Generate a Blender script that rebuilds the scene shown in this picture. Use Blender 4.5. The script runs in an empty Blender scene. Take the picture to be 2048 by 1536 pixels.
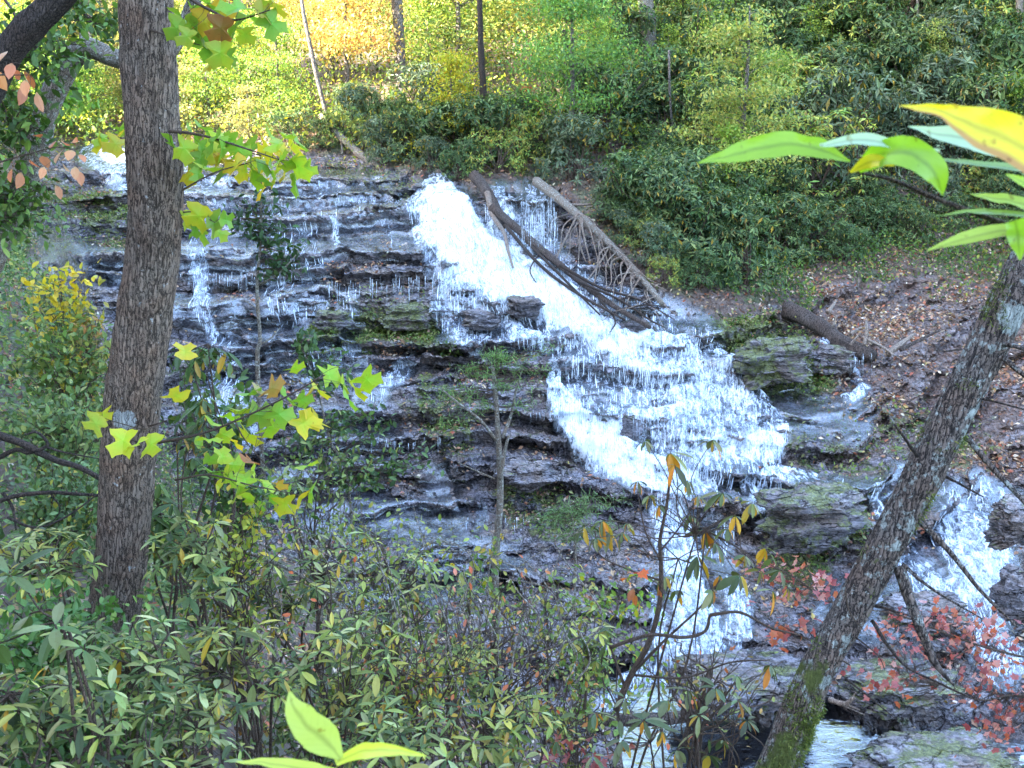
import bpy, math, random
import numpy as np
from mathutils import Vector, Matrix
from mathutils.bvhtree import BVHTree

SC = bpy.context.scene
COL = SC.collection
PI = math.pi
F_PX = 2196.0                      # focal length in pixels of the 2048 px wide photograph
PITCH = math.radians(14.5)

# ------------------------------------------------------------------ camera
cam_d = bpy.data.cameras.new('camera')
cam = bpy.data.objects.new('camera', cam_d)
COL.objects.link(cam)
cam.location = (0, 0, 0)
cam.rotation_euler = (math.radians(90) - PITCH, 0, 0)
cam_d.sensor_width = 36
cam_d.lens = 36 * F_PX / 2048
cam_d.clip_start = 0.05
cam_d.clip_end = 2000
cam_d.dof.use_dof = True
cam_d.dof.focus_distance = 14
cam_d.dof.aperture_fstop = 16
SC.camera = cam

# ------------------------------------------------------------------ sky and sun
SUN_EL = math.radians(33)
SUN_AZ = math.radians(-112)         # clockwise from +Y, so the sun stands to the left and a little behind
world = bpy.data.worlds.new('World')
SC.world = world
world.use_nodes = True
wn = world.node_tree
wn.nodes.clear()
sky = wn.nodes.new('ShaderNodeTexSky')
sky.sky_type = 'NISHITA'
sky.sun_disc = False
sky.sun_elevation = SUN_EL
sky.sun_rotation = SUN_AZ
sky.air_density = 1.0
sky.dust_density = 1.6
sky.ozone_density = 0.9
bg = wn.nodes.new('ShaderNodeBackground')
bg.inputs['Strength'].default_value = 0.15
wo = wn.nodes.new('ShaderNodeOutputWorld')
wn.links.new(sky.outputs[0], bg.inputs[0])
wn.links.new(bg.outputs[0], wo.inputs[0])
sun_d = bpy.data.lights.new('sun', 'SUN')
sun_d.energy = 4.2
sun_d.angle = math.radians(0.5)
sun_d.color = (1.0, 0.93, 0.78)
sun = bpy.data.objects.new('sun', sun_d)
COL.objects.link(sun)
sdir = Vector((math.sin(SUN_AZ) * math.cos(SUN_EL), math.cos(SUN_AZ) * math.cos(SUN_EL), math.sin(SUN_EL)))
sun.rotation_euler = sdir.to_track_quat('Z', 'Y').to_euler()
SC.view_settings.view_transform = 'Standard'
SC.view_settings.look = 'None'
SC.view_settings.exposure = 3.9
SC.view_settings.gamma = 1
SC.cycles.max_bounces = 5
SC.cycles.diffuse_bounces = 2
SC.cycles.transmission_bounces = 4
SC.cycles.transparent_max_bounces = 12

# ------------------------------------------------------------------ helpers
def P(u, v, y):
    """The point at depth y (metres ahead) seen at pixel u, v of the 2048 x 1536 photograph."""
    u = np.asarray(u, float); v = np.asarray(v, float); y = np.asarray(y, float)
    xc = (u - 1024) / F_PX; yc = -(v - 768) / F_PX
    dy = math.cos(PITCH) + yc * math.sin(PITCH)
    dz = -math.sin(PITCH) + yc * math.cos(PITCH)
    t = y / dy
    return np.stack([xc * t, y + 0 * t, dz * t], -1)

def PV(u, v, y):
    return Vector([float(c) for c in P(u, v, y)])

def _hash(ix, iy, iz, seed):
    h = (ix.astype(np.int64) * 374761393 + iy.astype(np.int64) * 668265263 + iz.astype(np.int64) * 2147483647 + seed * 144665) & 0xffffffff
    h = ((h ^ (h >> 13)) * 1274126177) & 0xffffffff
    h = ((h ^ (h >> 16)) * 2246822519) & 0xffffffff
    return ((h ^ (h >> 15)) & 0xffffff) / float(0xffffff)

def vnoise(x, y, z=0.0, seed=0):
    x, y, z = np.broadcast_arrays(np.asarray(x, float), np.asarray(y, float), np.asarray(z, float))
    fx, fy, fz = np.floor(x), np.floor(y), np.floor(z)
    ix, iy, iz = fx.astype(np.int64), fy.astype(np.int64), fz.astype(np.int64)
    tx, ty, tz = x - fx, y - fy, z - fz
    tx = tx * tx * (3 - 2 * tx); ty = ty * ty * (3 - 2 * ty); tz = tz * tz * (3 - 2 * tz)
    r = 0
    for a in (0, 1):
        wa = tx if a else 1 - tx
        for b in (0, 1):
            wb = ty if b else 1 - ty
            for c in (0, 1):
                r = r + wa * wb * (tz if c else 1 - tz) * _hash(ix + a, iy + b, iz + c, seed)
    return r * 2 - 1

def fbm(x, y, z=0.0, seed=0, octv=4, gain=0.5):
    a, r, f = 1.0, 0, 1.0
    for k in range(octv):
        r = r + a * vnoise(np.asarray(x) * f, np.asarray(y) * f, np.asarray(z) * f, seed + k * 17)
        a *= gain; f *= 2.03
    return r

def sstep(a, b, x):
    t = np.clip((x - a) / (b - a), 0, 1)
    return t * t * (3 - 2 * t)

def np_mesh(name, V, Fc, attrs=None, smooth=True):
    """Mesh from a vertex array and one face array of fixed size (or a list of such arrays)."""
    me = bpy.data.meshes.new(name)
    V = np.asarray(V, np.float32)
    if not isinstance(Fc, list): Fc = [Fc]
    Fc = [np.asarray(f, np.int32) for f in Fc if len(f)]
    me.vertices.add(len(V)); me.vertices.foreach_set('co', V.ravel())
    nl = sum(f.size for f in Fc); nf = sum(len(f) for f in Fc)
    me.loops.add(nl); me.polygons.add(nf)
    me.loops.foreach_set('vertex_index', np.concatenate([f.ravel() for f in Fc]))
    tot = np.concatenate([np.full(len(f), f.shape[1], np.int32) for f in Fc])
    me.polygons.foreach_set('loop_start', np.concatenate([[0], np.cumsum(tot)[:-1]]).astype(np.int32))
    me.polygons.foreach_set('loop_total', tot)
    me.polygons.foreach_set('use_smooth', np.full(nf, smooth))
    for k, a in (attrs or {}).items():
        a = np.asarray(a, np.float32)
        if a.ndim == 1:
            at = me.attributes.new(k, 'FLOAT', 'POINT'); at.data.foreach_set('value', a)
        else:
            if a.shape[1] == 3: a = np.concatenate([a, np.ones((len(a), 1), np.float32)], 1)
            at = me.attributes.new(k, 'FLOAT_COLOR', 'POINT'); at.data.foreach_set('color', a.ravel())
    me.update(calc_edges=True)
    me.validate()
    return me

def link(name, me, mat, parent=None, loc=(0, 0, 0)):
    o = bpy.data.objects.new(name, me)
    if mat is not None and len(me.materials) == 0: me.materials.append(mat)
    COL.objects.link(o)
    o.location = loc
    if parent is not None: o.parent = parent
    return o

def thing(name, label, cat, loc=(0, 0, 0), group=None):
    o = bpy.data.objects.new(name, None); COL.objects.link(o)
    o.empty_display_size = 0.1
    o.location = loc; o['label'] = label; o['category'] = cat
    if group: o['group'] = group
    return o

def tag(o, label=None, cat=None, group=None, kind=None):
    if label: o['label'] = label
    if cat: o['category'] = cat
    if group: o['group'] = group
    if kind: o['kind'] = kind
    return o

def copy_thing(root, loc, rotz=0.0, scale=(1, 1, 1), label=None, group=None):
    r = root.copy(); COL.objects.link(r)
    r.location = loc; r.rotation_euler = (0, 0, rotz); r.scale = scale
    if label: r['label'] = label
    if group: r['group'] = group
    for ch in list(root.children):
        c = ch.copy(); COL.objects.link(c); c.parent = r
    return r

# ------------------------------------------------------------------ materials
class MT:
    def __init__(s, name):
        s.m = bpy.data.materials.new(name); s.m.use_nodes = True
        s.t = s.m.node_tree; s.t.nodes.clear()
        s.out = s.t.nodes.new('ShaderNodeOutputMaterial')
    def n(s, typ, **kw):
        nd = s.t.nodes.new(typ)
        for k, v in kw.items():
            if k in nd.inputs: s.put(nd.inputs[k], v)
            else: setattr(nd, k, v)
        return nd
    def put(s, sock, v):
        if isinstance(v, bpy.types.NodeSocket): s.t.links.new(v, sock)
        elif hasattr(v, '__len__') and len(v) == 3 and sock.type == 'RGBA': sock.default_value = (*v, 1)
        else: sock.default_value = v
    def ramp(s, fac, stops, interp='LINEAR'):
        r = s.t.nodes.new('ShaderNodeValToRGB'); r.color_ramp.interpolation = interp
        while len(r.color_ramp.elements) < len(stops): r.color_ramp.elements.new(0.5)
        for e, (p, c) in zip(r.color_ramp.elements, stops):
            e.position = p; e.color = (*c, 1) if hasattr(c, '__len__') else (c, c, c, 1)
        s.t.links.new(fac, r.inputs[0]); return r.outputs[0]
    def noise(s, vec, scale, detail=4, rough=0.55, dist=0.0):
        nd = s.n('ShaderNodeTexNoise'); nd.inputs['Scale'].default_value = scale
        nd.inputs['Detail'].default_value = detail; nd.inputs['Roughness'].default_value = rough
        nd.inputs['Distortion'].default_value = dist
        s.t.links.new(vec, nd.inputs['Vector']); return nd.outputs[0]
    def mapping(s, vec, scale=(1, 1, 1), rot=(0, 0, 0)):
        nd = s.n('ShaderNodeMapping'); nd.inputs['Scale'].default_value = scale; nd.inputs['Rotation'].default_value = rot
        s.t.links.new(vec, nd.inputs['Vector']); return nd.outputs[0]
    def mix(s, fac, a, b, typ='MIX'):
        nd = s.t.nodes.new('ShaderNodeMix'); nd.data_type = 'RGBA'; nd.blend_type = typ
        s.put(nd.inputs[0], fac); s.put(nd.inputs[6], a); s.put(nd.inputs[7], b); return nd.outputs[2]
    def math(s, op, a, b=0.0, clamp=False):
        nd = s.t.nodes.new('ShaderNodeMath'); nd.operation = op; nd.use_clamp = clamp
        s.put(nd.inputs[0], a); s.put(nd.inputs[1], b); return nd.outputs[0]
    def attr(s, name, col=False):
        nd = s.t.nodes.new('ShaderNodeAttribute'); nd.attribute_name = name
        return nd.outputs['Color'] if col else nd.outputs['Fac']
    def geo(s, o): return s.n('ShaderNodeNewGeometry').outputs[o]
    def coord(s, o='Object'): return s.n('ShaderNodeTexCoord').outputs[o]
    def bump(s, h, strength=0.5, dist=0.02):
        nd = s.n('ShaderNodeBump'); nd.inputs['Strength'].default_value = strength; nd.inputs['Distance'].default_value = dist
        s.t.links.new(h, nd.inputs['Height']); return nd.outputs[0]
    def bsdf(s, **kw):
        return s.n('ShaderNodeBsdfPrincipled', **kw).outputs[0]
    def done(s, sh):
        s.t.links.new(sh, s.out.inputs[0]); return s.m

def mat_leaf(name, rough=0.45, trans=0.35, spec=0.4, tint=(1.25, 1.15, 0.45)):
    """Leaves: colour from the leaf's own colour attribute, light passing through."""
    m = MT(name)
    c = m.attr('col', True)
    nz = m.noise(m.coord('Object'), 40, 2)
    c = m.mix(m.math('MULTIPLY', nz, 0.35), c, m.mix(1.0, c, (0.55, 0.6, 0.45), 'MULTIPLY'))
    spt = m.noise(m.coord('Object'), 75, 3, 0.6)
    c = m.mix(m.ramp(spt, [(0.64, 0.0), (0.70, 0.65)]), c, m.mix(1.0, c, (0.75, 0.42, 0.22), 'MULTIPLY'))
    d = m.bsdf(**{'Base Color': c, 'Roughness': rough, 'Specular IOR Level': spec})
    tr = m.n('ShaderNodeBsdfTranslucent'); m.put(tr.inputs[0], m.mix(1.0, c, tint, 'MULTIPLY'))
    mx = m.n('ShaderNodeMixShader'); mx.inputs[0].default_value = trans
    m.t.links.new(d, mx.inputs[1]); m.t.links.new(tr.outputs[0], mx.inputs[2])
    return m.done(mx.outputs[0])

def mat_bark(name, dark, light, lichen=None, moss=None, scale=1.0, stretch=0.22, lichen_at=0.6, moss_at=0.62):
    m = MT(name)
    oc = m.coord('Object')
    v = m.mapping(oc, (24 * scale, 24 * scale, 24 * scale * stretch))
    n0 = m.noise(m.mapping(oc, (14 * scale, 14 * scale, 14 * scale * 0.5)), 1, 5, 0.7)
    wv = m.n('ShaderNodeVectorMath', operation='ADD'); m.t.links.new(v, wv.inputs[0])
    sc_ = m.n('ShaderNodeVectorMath', operation='SCALE'); m.t.links.new(n0, sc_.inputs[0]); sc_.inputs['Scale'].default_value = 3.4
    m.t.links.new(sc_.outputs[0], wv.inputs[1])
    vo = m.n('ShaderNodeTexVoronoi', feature='DISTANCE_TO_EDGE'); m.t.links.new(wv.outputs[0], vo.inputs['Vector']); vo.inputs['Scale'].default_value = 1
    fine = m.noise(v, 2.5, 5, 0.65)
    h = m.math('ADD', m.ramp(vo.outputs[0], [(0.0, 0.0), (0.12, 0.55), (0.4, 1.0)]), m.math('MULTIPLY', fine, 0.9))
    c = m.mix(m.ramp(h, [(0.5, 0.0), (1.0, 0.55), (1.5, 1.0)]), dark, light)
    big = m.noise(oc, 2.2 * scale, 4, 0.6)
    c = m.mix(m.math('MULTIPLY', m.ramp(big, [(0.35, 0.0), (0.7, 1.0)]), 0.5), c, m.mix(1.0, c, (1.0, 0.62, 0.42), 'MULTIPLY'))
    if lichen:
        ln = m.noise(oc, 9 * scale, 6, 0.7)
        ln = m.math('ADD', ln, m.math('MULTIPLY', m.attr('lichen'), 0.22))
        lm = m.math('MULTIPLY', m.ramp(ln, [(lichen_at, 0.0), (lichen_at + 0.05, 1.0)]), m.ramp(h, [(0.4, 0.0), (0.8, 1.0)]))
        c = m.mix(lm, c, lichen)
    if moss:
        mn = m.math('ADD', m.noise(oc, 3.0 * scale, 5, 0.65), m.math('MULTIPLY', m.attr('moss'), 0.20))
        mm = m.ramp(mn, [(moss_at, 0.0), (moss_at + 0.08, 1.0)])
        c = m.mix(mm, c, m.mix(m.noise(oc, 45, 5, 0.75), tuple(x * 0.35 for x in moss), tuple(x * 3.2 for x in moss)))
    sh = m.bsdf(**{'Base Color': c, 'Roughness': 0.85, 'Specular IOR Level': 0.25, 'Normal': m.bump(h, 1.0, 0.03 / scale)})
    return m.done(sh)

# ------------------------------------------------------------------ leaf templates (x across, y along, z up; length 1)
def tpl(outline, spine_n=0, fold=0.18, droop=0.12):
    """Leaf from its right-hand outline [(x, y)...] base to tip, mirrored; folded at the midrib."""
    ys = [p[1] for p in outline]
    V = []; Fq = []; n = len(outline)
    for (x, y) in outline:
        z0 = -droop * y * y
        V.append((0, y, z0)); V.append((x, y, z0 + fold * abs(x))); V.append((-x, y, z0 + fold * abs(x)))
    for k in range(n - 1):
        a, b = 3 * k, 3 * k + 3
        Fq.append((a, a + 1, b + 1, b)); Fq.append((a, b, b + 2, a + 2))
    return np.array(V, float), np.array(Fq)

def tpl_fan(pts, fold=0.15, droop=0.15, c=(0, 0.42)):
    """Lobed leaf from a closed outline; triangles from a centre on the midrib."""
    V = [(c[0], c[1], 0)] + [(x, y, fold * abs(x) - droop * y * y) for x, y in pts]
    n = len(pts)
    return np.array(V, float), np.array([(0, 1 + k, 1 + (k + 1) % n) for k in range(n)])

def mirror(pts):
    return pts + [(-x, y) for x, y in reversed(pts) if abs(x) > 1e-6]

T_RHODO = tpl([(0.012, 0), (0.10, 0.22), (0.145, 0.5), (0.115, 0.78), (0.0, 1.0)], fold=0.25, droop=0.22)
T_RHODO_LO = (np.array([(0, 0, 0), (0.15, 0.5, 0.02), (0, 1, -0.18), (-0.15, 0.5, 0.02)]), np.array([(0, 1, 2, 3)]))
T_OVAL = tpl([(0.015, 0), (0.2, 0.25), (0.26, 0.5), (0.16, 0.8), (0.0, 1.0)], fold=0.2, droop=0.15)
T_OVAL_LO = (np.array([(0, 0, 0), (0.28, 0.45, 0.05), (0, 1, -0.1), (-0.28, 0.45, 0.05)]), np.array([(0, 1, 2, 3)]))
T_TULIP = tpl_fan(mirror([(0.0, 0.0), (0.20, -0.04), (0.36, 0.04), (0.56, 0.10), (0.48, 0.28), (0.30, 0.40), (0.27, 0.48), (0.40, 0.60), (0.58, 0.72), (0.44, 0.84), (0.34, 1.02), (0.20, 0.90), (0.0, 0.82)]), fold=0.42, droop=0.4)
T_MAPLE = tpl_fan(mirror([(0.0, 0.0), (0.16, 0.02), (0.42, 0.0), (0.34, 0.22), (0.62, 0.46), (0.40, 0.46), (0.42, 0.66), (0.22, 0.56), (0.14, 0.74), (0.0, 1.0)]), fold=0.25, droop=0.2, c=(0, 0.3))
T_NEEDLE = (np.array([(-0.05, 0, 0), (0.05, 0, 0), (0.03, 1, -0.05), (-0.03, 1, -0.05)]), np.array([(0, 1, 2, 3)]))

def norm(a):
    return a / (np.linalg.norm(a, axis=-1, keepdims=True) + 1e-9)

def leaves(template, pos, dirs, up, size, col, width=None, rng=None):
    """Arrays of a leaf at each pos, pointing along dirs, upper face towards up."""
    tv, tf = template
    pos = np.asarray(pos, float); n = len(pos)
    d = norm(np.asarray(dirs, float)); up = np.broadcast_to(np.asarray(up, float), d.shape)
    sx = norm(np.cross(d, up)); nz = np.cross(sx, d)
    size = np.broadcast_to(np.asarray(size, float), (n,))
    w = np.ones(n) if width is None else np.broadcast_to(width, (n,))
    V = (tv[None, :, 0, None] * (sx * w[:, None])[:, None] + tv[None, :, 1, None] * d[:, None] + tv[None, :, 2, None] * nz[:, None]) * size[:, None, None] + pos[:, None]
    Fc = tf[None] + (np.arange(n) * len(tv))[:, None, None]
    C = np.repeat(np.asarray(col, float)[:, None], len(tv), 1)
    if len(tv) > 14: C = C * np.where(np.arange(len(tv)) == 0, 1.0, 0.82)[None, :, None] * np.where((np.arange(len(tv)) == 0)[None, :, None], np.array([0.72, 1.0, 0.8]), np.array([1.22, 1.08, 0.9]))
    return V.reshape(-1, 3), Fc.reshape(-1, tf.shape[1]), C.reshape(-1, 3)

class Fol:
    """Collects leaf batches into one mesh."""
    def __init__(s): s.V = []; s.F = []; s.C = []; s.n = 0
    def add(s, VFC):
        V, F, C = VFC
        s.V.append(V); s.F.append(F + s.n); s.C.append(C); s.n += len(V)
    def mesh(s, name):
        return np_mesh(name, np.concatenate(s.V), s.F, {'col': np.concatenate(s.C)}, smooth=False)

def palette(rng, n, cols, weights, jit=0.22):
    cols = np.array(cols, float); w = np.array(weights, float); w /= w.sum()
    k = rng.choice(len(cols), n, p=w)
    c = cols[k] * (1 + rng.uniform(-jit, jit, (n, 1))) * (1 + rng.uniform(-0.08, 0.08, (n, 3)))
    return np.clip(c, 0, 0.95)

def randdir(rng, n, zb=0.0):
    v = rng.normal(size=(n, 3)); v = norm(v); v[:, 2] += zb
    return norm(v)

# ------------------------------------------------------------------ tubes
def catmull(pts, sub=6):
    pts = np.asarray(pts, float)
    if len(pts) < 3 and sub: 
        t = np.linspace(0, 1, sub + 1)[:, None]; return pts[0] * (1 - t) + pts[-1] * t
    Q = np.concatenate([[2 * pts[0] - pts[1]], pts, [2 * pts[-1] - pts[-2]]])
    out = []
    for i in range(1, len(Q) - 2):
        p0, p1, p2, p3 = Q[i - 1:i + 3]
        for k in range(sub):
            t = k / sub
            out.append(0.5 * ((2 * p1) + (-p0 + p2) * t + (2 * p0 - 5 * p1 + 4 * p2 - p3) * t * t + (-p0 + 3 * p1 - 3 * p2 + p3) * t ** 3))
    out.append(pts[-1]); return np.array(out)

class Tubes:
    def __init__(s): s.V = []; s.F = []; s.n = 0; s.A = []
    def add(s, pts, rad, sides=6, lump=0.0, seed=0, cap=True):
        pts = np.asarray(pts, float); m = len(pts)
        rad = np.interp(np.linspace(0, 1, m), np.linspace(0, 1, len(rad)), rad) if hasattr(rad, '__len__') else np.full(m, rad)
        T = norm(np.gradient(pts, axis=0))
        ref = np.array([0.0, 0, 1]) if abs(T[0][2]) < 0.9 else np.array([1.0, 0, 0])
        N = [norm(np.cross(T[0], ref))]
        for i in range(1, m):
            v = N[-1] - T[i] * np.dot(N[-1], T[i]); N.append(norm(v))
        N = np.array(N); B = np.cross(T, N)
        a = np.linspace(0, 2 * PI, sides, endpoint=False)
        R = np.repeat(rad[:, None], sides, 1)
        if lump:
            s_ = np.concatenate([[0], np.cumsum(np.linalg.norm(np.diff(pts, axis=0), axis=1))])
            R = R * (1 + lump * fbm(np.cos(a)[None] * 1.3 + seed, np.sin(a)[None] * 1.3, s_[:, None] / (rad.mean() * 3), seed, 3))
        ring = pts[:, None] + R[..., None] * (np.cos(a)[None, :, None] * N[:, None] + np.sin(a)[None, :, None] * B[:, None])
        V = ring.reshape(-1, 3)
        i = np.arange(m - 1)[:, None] * sides; j = np.arange(sides)[None]; j2 = (j + 1) % sides
        Fq = np.stack([i + j, i + j2, i + sides + j2, i + sides + j], -1).reshape(-1, 4)
        V = np.concatenate([V, pts[:1], pts[-1:]])
        c0 = m * sides
        jj = np.arange(sides); jk = (jj + 1) % sides
        caps = np.concatenate([np.stack([np.full(sides, c0), jk, jj, jj], -1)[:, :3], np.stack([np.full(sides, c0 + 1), (m - 1) * sides + jj, (m - 1) * sides + jk], -1)])
        s.V.append(V); s.F.append((Fq + s.n, caps + s.n)); s.n += len(V)
        return s
    def mesh(s, name, attrs=None):
        V = np.concatenate(s.V)
        at = {k: f(V) for k, f in (attrs or {}).items()}
        return np_mesh(name, V, [f for f, _ in s.F] + [c for _, c in s.F], at)
# ------------------------------------------------------------------ the relief of the gorge (metres ahead, per picture column and row)
RV = [-420, -150, 0, 150, 300, 345, 390, 480, 600, 700, 800, 950, 1100, 1250, 1400, 1536, 1750, 2400, 3500]
RU = [-500, -150, 60, 200, 450, 700, 1000, 1300, 1600, 1900, 2250, 2600]
RY = np.array([
 [ 85, 85, 90, 100, 110, 115, 110, 95, 80, 72, 66, 62],      # -420
 [ 60, 66, 74, 80, 84, 84, 78, 68, 60, 55, 50, 48],          # -150
 [ 44, 52, 64, 70, 72, 70, 64, 56, 51, 48, 44, 42],          # 0
 [ 30, 36, 54, 57, 57, 54, 53, 48, 46, 44, 41, 38],          # 150
 [ 21, 24, 41.5, 43, 43, 42, 40, 40.5, 41, 40, 38, 35],        # 300
 [ 19, 21, 37.6, 39, 39, 38.3, 37, 37.5, 39, 38.4, 36, 33],      # 345
 [ 17, 19, 34, 36.4, 36, 35.5, 34.6, 35, 37, 37, 34.5, 31],  # 390
 [ 15, 16, 29, 33, 32.8, 32.4, 31.9, 31.2, 34.5, 34.5, 32, 29], # 480
 [ 13, 13.5, 17, 29, 29.8, 29.5, 29, 28.6, 30, 30.5, 29, 27],# 600
 [ 11.5, 12, 14.5, 25, 27.6, 27.8, 27, 26.8, 26.8, 27.4, 26, 25], # 700
 [ 10, 11, 12.8, 23, 25.2, 25.5, 25.4, 25, 24.8, 25, 24, 23],# 800
 [ 8.5, 9.3, 10.4, 18.5, 23, 23.2, 23.2, 22.4, 22, 21.8, 21, 20], # 950
 [ 7, 7.8, 8.6, 10.5, 19.5, 20.6, 20.8, 20.1, 19.4, 19.2, 18.4, 17.8],   # 1100
 [ 6, 6.6, 7.1, 7.8, 12.5, 17.4, 17.8, 17.6, 17.0, 16.8, 16.4, 16],   # 1250
 [ 5, 5.5, 5.9, 6.3, 8, 12.5, 15.2, 15.4, 15.3, 15.0, 14.8, 14.5],  # 1400
 [ 4.3, 4.6, 4.9, 5.2, 6, 8.4, 12.3, 13.4, 13.5, 13.3, 13, 12.7],   # 1536
 [ 3.5, 3.6, 3.8, 4, 4.4, 5.4, 7.2, 9.4, 10.8, 10.8, 10.6, 10.4],  # 1750
 [ 2, 2, 2, 2, 2.2, 2.6, 3.2, 4, 4.8, 5, 5, 5],
 [ 0.8, 0.8, 0.8, 0.8, 0.8, 0.9, 1, 1.1, 1.2, 1.2, 1.2, 1.2],
], float)

def _herm(xs, ys, x):
    """Monotone cubic interpolation (rows of ys along axis 0)."""
    xs = np.asarray(xs, float); d = np.diff(ys, axis=0) / np.diff(xs)[:, None]
    m = np.zeros_like(ys); m[0] = d[0]; m[-1] = d[-1]
    s = d[:-1] * d[1:]
    m[1:-1] = np.where(s > 0, 2 * s / (d[:-1] + d[1:] + 1e-12 * np.sign(d[:-1] + d[1:] + 1e-30)), 0)
    k = np.clip(np.searchsorted(xs, x) - 1, 0, len(xs) - 2)
    h = (xs[k + 1] - xs[k])[:, None]; t = ((x - xs[k])[:, None]) / h
    return (2 * t**3 - 3 * t**2 + 1) * ys[k] + (t**3 - 2 * t**2 + t) * h * m[k] + (-2 * t**3 + 3 * t**2) * ys[k + 1] + (t**3 - t**2) * h * m[k + 1]

def depth_grid(us, vs):
    a = _herm(RV, RY, np.asarray(vs, float))            # rows v x RU
    return _herm(RU, a.T.copy(), np.asarray(us, float)).T

us = np.concatenate([np.arange(-500, -40, 20), np.arange(-40, 2090, 3.6), np.arange(2100, 2601, 20)])
vs = np.concatenate([np.arange(-420, 270, 14), np.arange(270, 1430, 2.6), np.arange(1432, 1560, 5), np.arange(1560, 1760, 15), np.arange(1800, 3501, 60)])
UU, VV = np.meshgrid(us, vs)
Y0 = depth_grid(us, vs)
BASE = P(UU, VV, Y0)

def seg_field(U, V, segs, soft=0.35):
    """Strongest of a set of tapered strokes [(u, v, halfwidth, strength), ...]."""
    R = np.zeros_like(U)
    for path in segs:
        for (a, b) in zip(path[:-1], path[1:]):
            dx, dy = b[0] - a[0], b[1] - a[1]; L = dx * dx + dy * dy
            t = np.clip(((U - a[0]) * dx + (V - a[1]) * dy) / L, 0, 1)
            w = a[2] + (b[2] - a[2]) * t; s = a[3] + (b[3] - a[3]) * t
            d = np.hypot(U - a[0] - t * dx, V - a[1] - t * dy) / w
            R = np.maximum(R, s * (1 - sstep(1 - soft, 1 + soft, d)))
    return R

def poly_mask(U, V, pts, soft=25):
    """1 inside a picture polygon, fading over soft pixels."""
    inside = np.zeros(U.shape, bool); dist = np.full(U.shape, 1e9)
    n = len(pts)
    for i in range(n):
        x1, y1 = pts[i]; x2, y2 = pts[(i + 1) % n]
        c = ((y1 > V) != (y2 > V))
        with np.errstate(divide='ignore', invalid='ignore'):
            xi = (x2 - x1) * (V - y1) / ((y2 - y1) if y2 != y1 else 1e-9) + x1
        inside ^= (c & (U < xi))
        dx, dy = x2 - x1, y2 - y1; L = dx * dx + dy * dy + 1e-9
        t = np.clip(((U - x1) * dx + (V - y1) * dy) / L, 0, 1)
        dist = np.minimum(dist, np.hypot(U - x1 - t * dx, V - y1 - t * dy))
    return np.clip(0.5 + np.where(inside, dist, -dist) / (2 * soft), 0, 1)

wob = 22 * fbm(UU / 60, VV / 60, 0, 5, 3)
ROCK = poly_mask(UU + wob, VV + wob * 0.6, [(60, 300), (420, 285), (760, 318), (860, 368), (1130, 380), (1180, 470), (1330, 600), (1440, 640), (1560, 600), (1620, 560), (1880, 545), (2100, 600),
      (2100, 900), (2600, 950), (2600, 1700), (1250, 1700), (1080, 1500), (960, 1420), (760, 1250), (560, 1100), (420, 1000), (240, 800), (180, 640), (60, 580)], 14)
SLAB = poly_mask(UU + wob, VV + wob, [(1500, 470), (2100, 500), (2300, 900), (2100, 940), (1700, 930), (1600, 800), (1700, 760), (1600, 640)], 30)

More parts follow.
